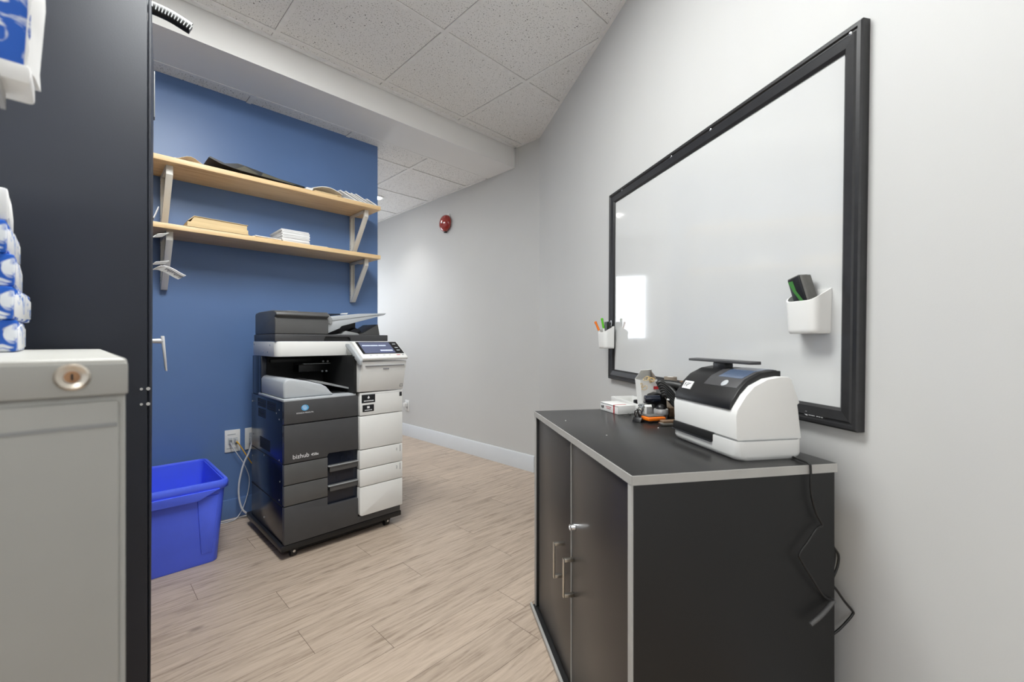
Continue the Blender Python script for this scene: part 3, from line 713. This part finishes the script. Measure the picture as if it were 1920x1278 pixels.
# notes held on the door by magnets
def note(label, pts, off, mk=False):
    t = thing('paper_note', label, 'paper note', (-.84, 1.0, 0), BA)
    A = smooth_path([Vector((x, .425, z)) for x, z in pts], 5); o_ = Vector(off)
    bm = bmesh.new(); th = Vector((0, .0009, .0009))
    n = len(A); loft(bm, [[a, a+o_, a+o_+th, a+th] for a in A]); put('sheet', bm, 'paper', t, 0, ang=60)
    if mk:
        bm = bmesh.new()
        for i in range(n//3, n-1):
            a = A[i].lerp(A[i+1], .2); b_ = A[i].lerp(A[i+1], .75); dn_ = Vector((0, -.0006, -.0006)); w0, w1 = .25, .5+.25*((i*3) % 4)/4
            q = [a+o_*w0+dn_, b_+o_*w0+dn_, b_+o_*w1+dn_, a+o_*w1+dn_]; hexa(bm, q+[p+Vector((0, .0008, .0008)) for p in q])
        put('printing', bm, 'ink', t)
    return t
note('small white note curling off the black cabinet door, higher one', [(.018, 1.352), (.026, 1.361), (.038, 1.364), (.053, 1.368)], (-.016, .004, -.0135))
note('thin white note standing off the black cabinet door above the long slip', [(.015, 1.268), (.022, 1.274), (.036, 1.277), (.054, 1.281)], (-.010, .004, -.010))
note('long white printed slip drooping from the black cabinet door', [(.030, 1.262), (.045, 1.264), (.065, 1.257), (.084, 1.245), (.096, 1.239)], (-.0195, .006, -.0135), True)
t = thing('paper_tag', 'narrow white tag tilted out from the black cabinet door beside the upper shelf', 'tag', (-.84, 1.0, 0), BA)
bm = bmesh.new(); prism(bm, [(.0145, 1.405), (.0262, 1.440), (.0285, 1.440), (.0168, 1.404)], .40, .43, 'y'); put('tag_sheet', bm, 'paper', t)
# ribbed black handle on top of the cabinet
t = thing('ribbed_grip', 'black ribbed plastic grip jutting from the top of the black cabinet', 'grip', (-.84, 1.0, 0), BA)
bm = bmesh.new(); pts = [(-.16, .30, 1.9805), (-.05, .30, 1.981), (0, .30, 1.981), (.05, .30, 1.977), (.10, .30, 1.962)]
tube(bm, pts, .0155, 10, 6, flat=1.15); put('grip_body', bm, 'bcable', t, 0, ang=70)
bm = bmesh.new(); P = smooth_path(pts, 6)
for i in range(12):
    a_ = .018+.0072*i; z = 1.979-.0055*max(0, a_)/.05*(1 if a_ < .05 else 1+(a_-.05)*24)
    box(bm, a_, a_+.0026, .2835, .302, z-.0075, z+.0085, mtx=Matrix.Translation((a_, 0, z)) @ Matrix.Rotation(.12+a_*3.4, 4, 'Y') @ Matrix.Translation((-a_, 0, -z)))
put('rib', bm, 'mgrey', t)
put('label_band', B((-.004, .012, .2835, .30, 1.975, 1.989)), 'lgrey', t)

# ------------------------------------------------------------------ grey filing cabinet (foreground)
fc_ = thing('filing_cabinet', 'grey metal filing cabinet with round lock in the left foreground', 'cabinet', UV(.034, .574), A45)
FZ = 1.013
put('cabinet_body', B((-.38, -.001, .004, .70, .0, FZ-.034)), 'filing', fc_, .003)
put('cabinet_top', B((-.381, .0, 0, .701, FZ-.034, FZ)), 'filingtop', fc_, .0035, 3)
put('header_rail', B((-.379, .0005, -.0015, .01, FZ-.035, FZ-.0045)), 'filing', fc_, .0015)
for z0, z1 in ((.69, FZ-.041), (.37, .684), (.05, .364)):
    d = put('drawer', B((-.374, -.006, -.001, .03, z0, z1)), 'filing', fc_, .003)
    put('drawer_groove', B((-.372, -.0075, -.0022, .0, z1-.0245, z1-.0215)), 'mgrey', d)
MY = Matrix.Rotation(R(90), 4, 'X')
bm = bmesh.new(); lathe(bm, [(.0125, 0), (.0125, .002), (.0105, .0035), (.0065, .0022), (.0062, .001)], 30, Matrix.Translation((-.0385, -.0014, .9967)) @ MY); lk = put('lock', bm, 'lockm', fc_)
bm = bmesh.new(); lathe(bm, [(.0055, .0), (.0055, .0026), (0, .003)], 20, Matrix.Translation((-.0385, -.0014, .9967)) @ MY); put('lock_core', bm, 'lockcore', lk)
put('keyhole', B((-.0393, -.0377, -.0048, -.0040, .9938, .9996)), 'black', lk)

# paper reams on the filing cabinet and on the shelf above
z = FZ+.0005
labs = ['bottom ream of blue and white paper packs on the filing cabinet', 'second ream from the bottom of the stack on the filing cabinet', 'middle ream of the five stacked on the filing cabinet', 'fourth ream up in the stack on the filing cabinet', 'top ream with white torn wrapper on the filing cabinet stack']
for i in range(5):
    jx = (-.002, .0, -.005, -.010, -.014)[i]
    t = thing('paper_ream', labs[i], 'paper ream', UV(-.066-.128+jx, .985+.10, z), A45+(.02, -.03, .03, .0, .05)[i], 'paper reams on the filing cabinet')
    bm = B((-.128, .128, -.10, .10, 0, .0485)); put('wrapper', bm, 'wrapblue' if i < 4 else 'paper', t, .0035, 2)
    bm = bmesh.new(); prism(bm, [(-.096, .004), (-.005, .003), (.094, .006), (.096, .038), (.0, .045), (-.094, .036)], .1275, .1295, 'x'); put('folded_end', bm, 'wrapend' if i < 4 else 'paper', t, .001)
    z += .0492
sh = thing('metal_shelf', 'grey metal wall shelf at the far left edge under the upright pack', 'shelf', UV(-.42, .58, 1.2925), A45)
put('shelf_plate', B((0, .363, -.10, .14, 0, .004)), 'filing', sh); put('shelf_lip', B((.360, .364, -.10, .14, -.012, .004)), 'filing', sh); put('shelf_arm', B((0, .30, .02, .04, -.03, 0)), 'filing', sh)
t = thing('paper_pack', 'upright blue and white wrapped paper pack at the upper left corner', 'paper pack', UV(-.0376, .68, 1.299), A45)
bm = bmesh.new(); hexa(bm, [(-.22, 0, .014), (-.001, 0, .014), (.003, .06, .012), (-.22, .06, .012), (-.22, 0, .285), (.008, 0, .285), (.012, .06, .285), (-.22, .06, .285)])
put('wrapper', bm, 'wrapblue', t, .006, 3)
put('base_band', B((-.221, .002, -.0012, .06, .0, .020)), 'paper', t, .004)
bm = bmesh.new(); rr = random.Random(3); A_, B_ = [], []
for i in range(15):
    zz = .018+i*.019; A_.append((-.001+zz*.03+rr.uniform(-.0015, .0015), .001+rr.uniform(-.001, .001), zz)); B_.append((.0065+zz*.02+rr.uniform(-.002, .002), .062, zz+.002))
loft(bm, [[(a[0]-.012, a[1]+.002, a[2]), a, ((a[0]+b_[0])/2+.0015+rr.uniform(-.001, .001), .028, a[2]+.002), b_, (b_[0]-.02, .062, b_[2])] for a, b_ in zip(A_, B_)])
put('folded_end', bm, 'paper', t, 0, ang=20)


# ------------------------------------------------------------------ whiteboard
TL = R(.78)
wb = thing('whiteboard', 'large whiteboard in a black frame on the right wall', 'whiteboard', (RC[0]+.22636*1.241-.97402*.0, RC[1]-.97402*1.241, .846), RA)
wb.rotation_euler = (0, TL, RA)
BW, BH = 1.2335, .900
put('writing_surface', B((.03, BW-.03, -.008, -.001, .03, BH-.03)), 'board', wb)
def fr(name, outer, inner):
    # moulded frame strip: list of 4 (x,z) corners, with a raised outer lip and an inner step
    bm = bmesh.new()
    o0, o1 = [Vector((p[0], 0, p[1])) for p in outer]; i0, i1 = [Vector((p[0], 0, p[1])) for p in inner]
    def pt(a, b, s, y): q = a.lerp(b, s); return (q.x, y, q.z)
    prof = [(0, 0), (0, -.019), (.08, -.0215), (.22, -.0215), (.28, -.017), (.34, -.017), (.42, -.0195), (.86, -.0165), (1, -.011), (1, 0)]
    A = [bm.verts.new(pt(o0, i0, s, y)) for s, y in prof]; Bv = [bm.verts.new(pt(o1, i1, s, y)) for s, y in prof]
    n = len(prof); bm.faces.new(A); bm.faces.new(Bv[::-1])
    for k in range(n): bm.faces.new([A[k], Bv[k], Bv[(k+1) % n], A[(k+1) % n]])
    return put(name, bm, 'frame', wb, 0, ang=25)
e_ = .047
fr('frame_side', ((0, 0), (BW, 0)), ((e_, e_), (BW-e_, e_))); ft = fr('frame_side', ((0, BH), (BW, BH)), ((e_, BH-e_), (BW-e_, BH-e_)))
fr('frame_side', ((0, 0), (0, BH)), ((e_, e_), (e_, BH-e_))); fr('frame_side', ((BW, 0), (BW, BH)), ((BW-e_, e_), (BW-e_, BH-e_)))
for x in (.13, .52, .74, BW-.03):
    bm = bmesh.new(); lathe(bm, [(.0045, 0), (.0045, .0015), (.002, .003), (0, .0032)], 10, Matrix.Translation((x, -.0165, BH-.0145)) @ MY); put('mounting_screw', bm, 'screw', ft)
text('frame_lettering', 'Quartet', .013, 'logow', wb, (BW-.135, -.0184, .017), FRONT, .0003, sx=1.2)

def RW(s, w, z): return (RC[0]+.22636*s-.97402*w, RC[1]-.97402*s-.22636*w, z)
def cup(label, s, w, z, L=.088):
    t = thing('pen_cup', label, 'pen cup', RW(s, w, z), RA)
    bm = bmesh.new()
    def rg(k, zf, zb, ins=0, ):
        D = .052; out = []
        # plan: flat back at y=0, rounded front at -D
        w_, d_ = L*k-2*ins, D*k-2*ins; r = .02*k
        pts = [(w_/2, -ins), (-w_/2, -ins)]
        for a in range(0, 7): an = R(180+15*a); pts.append((-w_/2+r+r*math.cos(an), -ins-d_+r+r*math.sin(an)))
        for a in range(0, 7): an = R(270+15*a); pts.append((w_/2-r+r*math.cos(an), -ins-d_+r+r*math.sin(an)))
        for x, y in pts:
            f = min(1, max(0, -y/D)); zz = zb+(zf-zb)*(f**1.3); out.append((x, y, zz))
        return out
    loft(bm, [rg(.86, .0, .0), rg(.92, .004, .004), rg(.935, .010, .010), rg(1.0, .075, .104), rg(1.0, .077, .107), rg(1.0, .077, .107, .0022), rg(.97, .06, .08, .0022), rg(.92, .008, .008, .003)], True, True)
    put('cup_shell', bm, 'white', t, 0, ang=50)
    return t
cup('white plastic pen cup on the far left edge of the whiteboard', 1.271, .0225, .994)
cup('white plastic pen cup on the right part of the whiteboard', 2.362, .0085, 1.048)
def marker(label, p0, p1, capm, bodym, name='marker'):
    d = Vector(p1)-Vector(p0); L = d.length; m, _ = frame_to(p0, p1)
    t = thing(name, label, 'marker', (0, 0, 0))
    bm = bmesh.new(); lathe(bm, [(.0045, 0), (.0052, .003), (.0052, L*.62)], 14, m); put('barrel', bm, bodym, t)
    bm = bmesh.new(); lathe(bm, [(.0056, L*.62), (.0058, L*.70), (.0052, L*.90), (.0062, L*.93), (.0062, L*.985), (.004, L)], 14, m); put('cap', bm, capm, t)
    return t
marker('orange capped marker leaning out of the left pen cup', RW(1.262, .044, 1.010), RW(1.240, .088, 1.126), 'orange', 'white')
marker('green capped marker standing in the left pen cup', RW(1.276, .044, 1.010), RW(1.256, .060, 1.142), 'green', 'white')
t = thing('board_eraser', 'dark eraser block standing behind the markers in the left cup', 'eraser', RW(1.272, .0345, 1.008), RA)
put('eraser_body', B((-.026, .026, -.008, .006, .0, .116)), 'folder', t, .002)
bm = bmesh.new(); tube(bm, [(.026, -.002, .112), (.036, -.002, .12), (.042, -.002, .108), (.038, -.002, .094)], .0016, 6); put('loop', bm, 'cable', t)
t = thing('board_eraser', 'black eraser with green print tilted in the right pen cup', 'eraser', RW(2.372, .024, 1.072), RA)
t.rotation_euler = (R(4), R(-15), RA)
put('eraser_body', B((-.0185, .0165, -.020, .010, .0, .120)), 'folder', t, .003)
put('felt_pad', B((.0165, .0235, -.019, .009, .003, .118)), 'felt', t, .002)
put('green_print', None or B((-.0192, -.0183, -.010, .002, .03, .112)), 'dgreen', t)
bm = bmesh.new(); prism(bm, [(-.017, .114), (-.004, .112), (-.002, .085), (.012, .05), (.004, .05), (-.010, .085)], -.0205, -.0198, 'y'); put('green_print', bm, 'dgreen', t)
put('end_cap', B((-.0175, .0155, -.019, .009, .118, .1215)), 'felt', t, .001)

# ------------------------------------------------------------------ low black cabinet
CA = math.atan2(.1874, .9823); CN = (.2394, .864, 0)
lc_ = thing('storage_credenza', 'low black two door cabinet with silver edges by the right wall', 'cabinet', CN, CA)
CL, CD, CZ = .818, .486, .761
def CW(e, l, z): c, s = math.cos(CA), math.sin(CA); return (CN[0]+e*c-l*s, CN[1]+e*s+l*c, z)
put('cabinet_top', B((.001, CD, .001, CL-.001, CZ-.019, CZ)), 'cabtop', lc_, .0012)
put('edge_band', B((-.0012, .0012, 0, CL, CZ-.0195, CZ-.0006), (0, CD, -.0012, .0012, CZ-.0195, CZ-.0006)), 'edge', lc_)
put('side_panel', B((.004, CD-.004, .002, .020, .0, CZ-.0195)), 'cabside', lc_, .001)
put('side_panel', B((.004, CD-.004, CL-.020, CL-.002, .0, CZ-.0195)), 'cabside', lc_, .001)
put('side_edge', B((-.0005, .0045, .0025, .0185, .022, CZ-.0195)), 'edge', lc_, .0008)
put('side_edge', B((-.0005, .0045, CL-.0185, CL-.0025, .022, CZ-.0195)), 'edge', lc_, .0008)
put('back_panel', B((CD-.012, CD-.005, .02, CL-.02, .02, CZ-.02)), 'cabside', lc_)
put('bottom_panel', B((-.006, CD-.02, .002, CL-.002, .004, .020)), 'cabside', lc_, .001)
put('bottom_edge', B((-.014, -.006, .0, CL+.012, .004, .019)), 'edge', lc_, .001)
dA = put('cabinet_door', B((.006, .024, .0195, .391, .026, CZ-.022)), 'cabdoor', lc_, .001)
dB = put('cabinet_door', B((.008, .026, .394, CL-.044, .026, CZ-.022)), 'cabdoor', lc_, .001)
put('door_edge', B((.004, .0075, .391, .3945, .026, CZ-.022)), 'edge', dA)
put('door_gap', B((.012, .026, CL-.044, CL-.021, .026, CZ-.022)), 'deep', lc_)
for d, l in ((dA, .374), (dB, .470)):
    bm = bmesh.new(); z0, z1 = (.304, .414) if l < .4 else (.308, .416)
    x0 = .0065 if l < .4 else .0085
    box(bm, -.026, -.021, l-.005, l+.005, z0, z1); box(bm, -.0215, x0, l-.005, l+.005, z0, z0+.010); box(bm, -.0215, x0, l-.005, l+.005, z1-.010, z1)
    put('door_handle', bm, 'chrome', d, .0012)
bm = bmesh.new(); lathe(bm, [(.011, 0), (.011, .004), (.009, .010), (.0085, .016), (.006, .0165), (.0055, .014), (0, .014)], 22, Matrix.Translation((.0062, .360, .507)) @ Matrix.Rotation(R(-90), 4, 'Y')); put('door_lock', bm, 'steel', dA)
for e, l in ((.05, .62), (.13, .40)):
    pass

# ------------------------------------------------------------------ document scanner on it
ds = thing('document_scanner', 'white desktop document scanner with black curved lid on the cabinet', 'scanner', CW(.278, .047, CZ), CA)
SL = .262
# local: x = depth to wall, y = length, z up ; side profile
def prof_ring(y, k, sc_):
    return [(x*1.0, y, z) for x, z in sc_]
body = [(.004, .045), (.0, .048), (-.002, .10), (.002, .114), (.010, .126), (.024, .146), (.045, .166), (.08, .182), (.115, .187), (.136, .186), (.142, .181), (.150, .160), (.164, .126), (.158, .122), (.160, .110), (.168, .046), (.166, .044)]
bm = bmesh.new(); prism(bm, body, .006, SL-.006, 'y'); sb = put('upper_shell', bm, 'white', ds, .006, 3, 30)
bm = bmesh.new(); loft(bm, [[(x+.083, y+SL/2, z) for x, y in rrect(w_, l_, .02)] for w_, l_, z in ((.155, SL-.012, .0), (.168, SL-.002, .006), (.172, SL+.002, .012), (.172, SL+.002, .0435))])
sbase = put('base_shell', bm, 'white', ds, 0, ang=40)
bm = bmesh.new(); loft(bm, [[(x+.083, y+SL/2, z) for x, y in rrect(w_, l_, .02)] for w_, l_, z in ((.1685, SL-.002, .0436), (.1685, SL-.002, .0448))]); put('shell_seam', bm, 'mgrey', ds)
put('feed_slot', B((-.0042, .02, .085, SL-.004, .026, .048)), 'deep', sbase, .002)
put('slot_ledge', B((-.008, .004, .088, SL-.002, .0245, .0275)), 'folder', sbase, .001)
# black lid following the curve, a little above the shell
top = [(.003, .116), (.011, .128), (.025, .149), (.046, .169), (.08, .185), (.112, .190), (.130, .189)]
up = [(x-.004*(1-i/6), z+.010) for i, (x, z) in enumerate(top)]
bm = bmesh.new(); prism(bm, [(-.0035, .112)]+up+[(.132, .1985), (.132, .187)]+[(x, z-.004) for x, z in reversed(top)], .026, SL-.012, 'y'); ld = put('lid', bm, 'black', ds, .004, 3, 30)
# lid seam, badge, button, display and fold out stand
def onlid(i0, i1, y0, y1, h, hh=None):
    bm = bmesh.new(); pts = up[i0:i1+1]; prism(bm, [(x-.0, z+h) for x, z in pts]+[(x, z-.002) for x, z in reversed(pts)], y0, y1, 'y'); return bm
put('lid_panel', onlid(2, 6, .036, SL-.105, .0012), 'char', ld, .0005)
put('display_window', onlid(3, 6, .045, .128, .0018), 'screenglass', ld)
bm = bmesh.new(); lathe(bm, [(.010, 0), (.010, .002), (.008, .003), (0, .003)], 20, Matrix.Translation((.030, .085, .1665)) @ Matrix.Rotation(R(-42), 4, 'Y')); put('round_button', bm, 'lgrey', ld)
BM = Matrix(((0, .555, -.832, .0155), (-1, 0, 0, SL-.048), (0, .832, .555, .1495), (0, 0, 0, 1)))
bm = bmesh.new(); box(bm, -.019, .019, -.012, .012, 0, .0032, mtx=BM); bd = put('badge', bm, 'paper', ld, .0012)
bt = text('badge_lettering', 'FiP\u00b0', .018, 'inkd', bd, (0, 0, 0), (0, 0, 0), .0003, 'CENTER'); bt.matrix_local = BM @ Matrix.Translation((0, -.006, .0033))
st = put('stand_stem', B((.078, .104, .150, .200, .188, .2125)), 'black', ds, .004)
bm = bmesh.new(); prism(bm, [(.076, .212), (.106, .212), (.106, .220), (.076, .2185)], .056, .307, 'y'); put('stand_plate', bm, 'char', st, .0015)

# ------------------------------------------------------------------ clutter on the cabinet
def on(e, l, z=0): return CW(e, l, CZ+z)
t = thing('staple_box', 'small white box with a red stripe at the far end of the cabinet top', 'box', on(.278, .676, .0005), CA+R(7))
put('carton', B((0, .075, 0, .126, 0, .031)), 'carton', t, .0012)
put('red_stripe', B((-.0006, .002, .022, .030, .0, .0311), (-.0006, .05, .022, .030, .0305, .0315)), 'redp', t)
put('lid_gap', B((-.0006, .004, .0, .124, .0275, .0288)), 'inkd', t)
put('printing', B((-.0006, .001, .10, .106, .010, .020), (-.0006, .001, .108, .111, .008, .018), (-.0006, .001, .113, .118, .010, .019)), 'inkd', t)
put('printing', B((-.0006, .001, .045, .085, .018, .020), (-.0006, .001, .05, .08, .012, .014)), 'redp', t)
t = thing('desk_tray', 'open white tray of office bits beside the striped box', 'tray', on(.372, .638, .0005), CA)
bm = B((0, .10, 0, .31, 0, .003), (0, .003, 0, .31, .003, .031), (.097, .10, 0, .31, .003, .031), (.003, .097, 0, .003, .003, .031), (.003, .097, .307, .31, .003, .031)); put('tray_shell', bm, 'carton', t, .0008)
tag(put('small_carton', B((-.012, .012, -.016, .016, 0, .020)), 'carton', None, .001, loc=on(.445, .80, .028), rz=CA+.5), 'tiny white carton on top of the things in the tray', 'box')
tag(put('stapler_remover', B((-.02, .02, -.008, .008, 0, .030)), 'folder', None, .004, loc=on(.43, .815, .0036), rz=CA+.2), 'dark oblong piece lying in the white tray', 'office tool')
tag(put('sticky_pad', B((-.022, .022, -.022, .022, 0, .026)), 'paper', None, .001, loc=on(.403, .672, .004), rz=CA+.1), 'white note pad in the near end of the tray', 'notepad')
t = thing('rubber_band_box', 'open white carton spilling tan rubber bands', 'box', on(.392, .716, .0045), CA-.12)
bm = bmesh.new()
P8 = [(.006, .002, .0), (.052, .006, 0), (.050, .058, 0), (.008, .056, 0), (-.006, -.006, .116), (.062, .0, .118), (.060, .062, .118), (-.004, .058, .116)]
v = hexa(bm, P8); bm.faces.ensure_lookup_table(); bmesh.ops.delete(bm, geom=[bm.faces[1]], context='FACES_ONLY')
bmesh.ops.solidify(bm, geom=bm.faces[:], thickness=.0012); put('carton', bm, 'carton', t)
bm = bmesh.new(); hexa(bm, [(-.004, .058, .115), (.060, .062, .117), (.060, .063, .1175), (-.004, .059, .1155), (.006, .020, .152), (.052, .028, .154), (.052, .029, .155), (.006, .021, .153)]); put('flap', bm, 'carton', t)
bm = bmesh.new(); hexa(bm, [(.060, .0, .116), (.061, .062, .118), (.062, .062, .118), (.061, .0, .116), (.046, .028, .153), (.074, .05, .126), (.075, .05, .126), (.047, .028, .153)]); put('flap', bm, 'cartonin', t)
rr = random.Random(5)
for i in range(9):
    bm = bmesh.new(); cx, cy, cz = .012+rr.random()*.03, rr.random()*.03-.006, .112+rr.random()*.012
    if i > 6: cx, cy, cz = -.004+.012*(i-7), -.012, .098-.01*(i-7)
    ax = Matrix.Rotation(rr.uniform(.5, 1.7), 4, 'X') @ Matrix.Rotation(rr.uniform(-1, 1), 4, 'Y')
    pp = [Vector((cx, cy, cz))+(ax @ Vector((.011*math.cos(2*math.pi*k/14), .008*math.sin(2*math.pi*k/14), .002*math.sin(k)))) for k in range(15)]
    tube(bm, pp, .0011, 6, 0); put('rubber_band', bm, 'rubber', t)
put('red_label', B((.046, .064, -.006, -.003, .082, .093)), 'redp', t)
t = thing('cable_bundle', 'folded bundle of thick black cables leaning by the scanner', 'cable', CW(0, 0, CZ), CA)
for k in range(6):
    bm = bmesh.new(); o = k*.0095
    tube(bm, [(.385+o*.3, .588-o*.2, .118-o*.8), (.395+o*.3, .580-o*.2, .126-o*.9), (.415, .565, .112-o*.85), (.425, .54, .092-o*.9), (.428+o*.2, .52, .068-o*.6), (.432+o*.2, .505, .045-o*.35), (.438+o*.2, .49, .022)], .0085, 8, 5); put('cable_strand', bm, 'bcable', t, 0, ang=80)
bm = bmesh.new(); tube(bm, [(.40, .585, .118), (.43, .56, .116), (.455, .53, .108), (.47, .50, .09), (.47, .49, .03)], .013, 8, 5, flat=1.3); put('cable_strand', bm, 'bcable', t, 0, ang=80)
put('white_tag', B((.4065, .4085, .548, .562, .066, .071)), 'paper', t)
t = thing('tape_dispenser', 'rounded black desk tool with a barrel end in front of the cables', 'tape dispenser', on(.355, .60), CA)
bm = bmesh.new(); prism(bm, [(.0, .046), (.004, .064), (.018, .080), (.040, .087), (.062, .080), (.075, .060), (.078, .0005), (.045, .0005), (.03, .046)], -.0, .036, 'y'); put('dispenser_body', bm, 'black', t, .005, 3)
bm = bmesh.new(); rod(bm, (-.012, .0, .066), (.040, -.012, .067), .0125, 20); put('barrel', bm, 'dark', t, .002)
t = thing('hole_punch', 'short silver banded pot with black domed top by the scanner', 'desk pot', on(.413, .575), 0)
t.location = on(.392, .575)
bm = bmesh.new(); lathe(bm, [(.0, .0005), (.020, .0005), (.021, .016), (0, .016)], 24); put('foot', bm, 'clear', t)
bm = bmesh.new(); lathe(bm, [(0, .016), (.0235, .016), (.0245, .020), (.0245, .031), (.0235, .034), (0, .034)], 28); put('silver_band', bm, 'silver', t)
bm = bmesh.new(); lathe(bm, [(.0165, .034), (.0165, .038), (.013, .046), (.006, .050), (0, .0505)], 24); put('dome', bm, 'black', t, 0, ang=50)
t = thing('patterned_tube', 'slim clear tube with black and white speckles in front of the tray', 'tube', on(.345, .625), 0)
bm = bmesh.new(); lathe(bm, [(0, .0005), (.009, .0005), (.010, .045), (.0085, .045), (.008, .004), (0, .004)], 18); put('tube_wall', bm, 'clear', t)
bm = bmesh.new()
for i in range(14):
    a = i*2.4; zz = .026+.018*((i*7) % 10)/10; c_ = (math.cos(a)*.0101, math.sin(a)*.0101, zz); box(bm, c_[0]-.0016, c_[0]+.0016, c_[1]-.0016, c_[1]+.0016, zz-.0016, zz+.0016)
put('speckles', bm, 'inkd', t)
def binder_clip(label, e, l, rz, tip=0):
    t = thing('binder_clip', label, 'binder clip', on(e, l, .0005), CA+rz, 'black binder clips')
    bm = bmesh.new(); prism(bm, [(-.011, 0), (.011, 0), (.002, .015), (-.002, .015)], -.016, .016, 'y'); put('clip_body', bm, 'black', t, .001)
    for s in (-1, 1):
        bm = bmesh.new(); ca, sa = math.cos(R(55)), math.sin(R(55))
        pp = [(s*(.0015+q*.35), y_, .014+q) for q, y_ in ((0, -.008), (.010, -.009), (.020, -.006), (.024, 0), (.020, .006), (.010, .009), (0, .008))]
        tube(bm, pp, .0016, 6, 4); put('clip_arm', bm, 'bcable' if tip == 0 else 'chrome', t)
binder_clip('black binder clip lying nearest the front of the cabinet top', .286, .535, .5)
binder_clip('black binder clip with raised arms beside the orange block', .303, .555, -.6)
binder_clip('black binder clip with silver arms against the white tray', .323, .583, .2, 1)
bm = bmesh.new(); tube(bm, [(.285, .66, .002), (.295, .645, .002), (.31, .64, .002), (.32, .655, .002), (.315, .67, .002)], .0015, 6, 5)
tag(put('wire_loop', bm, 'bcable', None, loc=CW(0, 0, CZ+.0008), rz=CA), 'short loop of black wire on the cabinet top by the striped box', 'wire')
t = thing('orange_block', 'flat orange block with dark top and base in front of the tray', 'office tool', on(.306, .500, .0005), CA+.1)
put('foot', B((.002, .062, .002, .05, 0, .006)), 'folder', t, .002)
put('orange_case', B((0, .066, 0, .052, .006, .017)), 'orange', t, .003)
put('dark_top', B((.008, .066, .012, .05, .017, .021)), 'felt', t, .002)
t = thing('staple_remover', 'flat silver bar lying beside the white scanner', 'office tool', on(.323, .445, .0005), CA)
put('metal_bar', B((0, .06, 0, .028, 0, .010)), 'chrome', t, .003); put('dark_top', B((.006, .06, .004, .028, .010, .016)), 'brown', t, .002)
t = thing('tape_roll', 'taupe tape roll standing on a stack behind the black cables', 'tape roll', on(.470, .645, .030), 0)
bm = bmesh.new(); lathe(bm, [(.010, 0), (.0225, 0), (.0225, .108), (.010, .108), (.010, 0)], 26); put('roll', bm, 'taupe', t)
bm = bmesh.new(); lathe(bm, [(.0, .105), (.010, .105), (.010, .1085), (0, .1085)], 18); put('core', bm, 'paper', t)
tag(put('low_box', B((-.022, .022, -.014, .014, 0, .030)), 'brown', None, .001, loc=on(.464, .617), rz=CA), 'small brown box under the tape rolls by the wall', 'box').location = on(.464, .617)
t = thing('tape_roll', 'brown tape roll on edge beside the taupe roll by the wall', 'tape roll', on(.470, .573, .108), CA)
bm = bmesh.new(); lathe(bm, [(.013, -.010), (.021, -.010), (.021, .010), (.013, .010), (.013, -.010)], 26, Matrix.Rotation(R(78), 4, 'Y')); put('roll', bm, 'brown', t)
tag(put('brown_carton', B((-.02, .02, -.02, .02, 0, .086)), 'brown', None, .001, loc=on(.470, .573, .0005), rz=CA), 'upright brown carton between the scanner and the tape rolls', 'box')
for i, (e, l) in enumerate(((.055, .60), (.10, .36), (.30, .43))):
    bm = bmesh.new(); lathe(bm, [(0, 0), (.0022, 0), (.0018, .0006), (0, .0008)], 8); tag(put('paper_scrap', bm, 'paper', None, loc=on(e, l, .0002), rz=CA), ('tiny white scrap near the far front of the cabinet top', 'tiny white scrap near the front edge of the cabinet top', 'tiny white scrap between the clips and the scanner')[i], 'scrap', 'paper scraps')

# ------------------------------------------------------------------ cords by the right side of the cabinet
t = thing('hanging_cord', 'black power cord hanging in bent loops down the cabinet side', 'cord', CW(0, 0, 0), CA)
bm = bmesh.new()
tube(bm, [(.430, .10, CZ+.004), (.416, .03, CZ+.004), (.413, .0, CZ+.003), (.413, -.005, CZ-.008), (.413, -.006, .704), (.425, -.006, .66), (.440, -.007, .632), (.430, -.008, .628), (.421, -.009, .622), (.400, -.010, .598), (.380, -.010, .575), (.385, -.010, .560), (.410, -.009, .523), (.435, -.008, .487), (.450, -.007, .472), (.473, -.006, .463)], .0024, 8, 5); put('cable', bm, 'bcable', t, 0, ang=80)
bm = bmesh.new(); tube(bm, [(.473, -.004, .463), (.455, -.008, .452), (.43, -.012, .438), (.405, -.012, .423)], .0048, 8, 5); put('strain_relief', bm, 'char2', t, 0, ang=80)
bm = bmesh.new(); tube(bm, [(.475, .01, .590), (.492, .012, .567), (.503, .012, .55), (.500, .012, .525), (.487, .012, .50), (.479, .012, .492), (.493, .010, .478), (.515, .008, .448), (.534, .006, .425), (.534, .006, .418), (.520, .006, .405), (.495, .006, .387), (.470, .008, .372)], .0027, 8, 5); put('cable', bm, 'bcable', t, 0, ang=80)
bm = bmesh.new(); tube(bm, [(.476, .014, .57), (.490, .014, .566), (.496, .014, .55), (.490, .014, .52), (.482, .014, .498)], .0024, 8, 5); put('cable', bm, 'bcable', t, 0, ang=80)
tag(put('power_bar', B((.488, .512, .03, .062, .46, .645)), 'beige', None, .003, loc=CN, rz=CA), 'beige power bar standing upright between the cabinet and the wall', 'power bar')

# ------------------------------------------------------------------ colour management
sc_ = bpy.context.scene
sc_.view_settings.view_transform = 'Standard'; sc_.view_settings.look = 'None'
sc_.view_settings.exposure = .27; sc_.view_settings.gamma = 1; sc_.view_settings.use_curve_mapping = False
sc_.cycles.max_bounces = 10; sc_.cycles.diffuse_bounces = 6
bpy.context.view_layer.update()
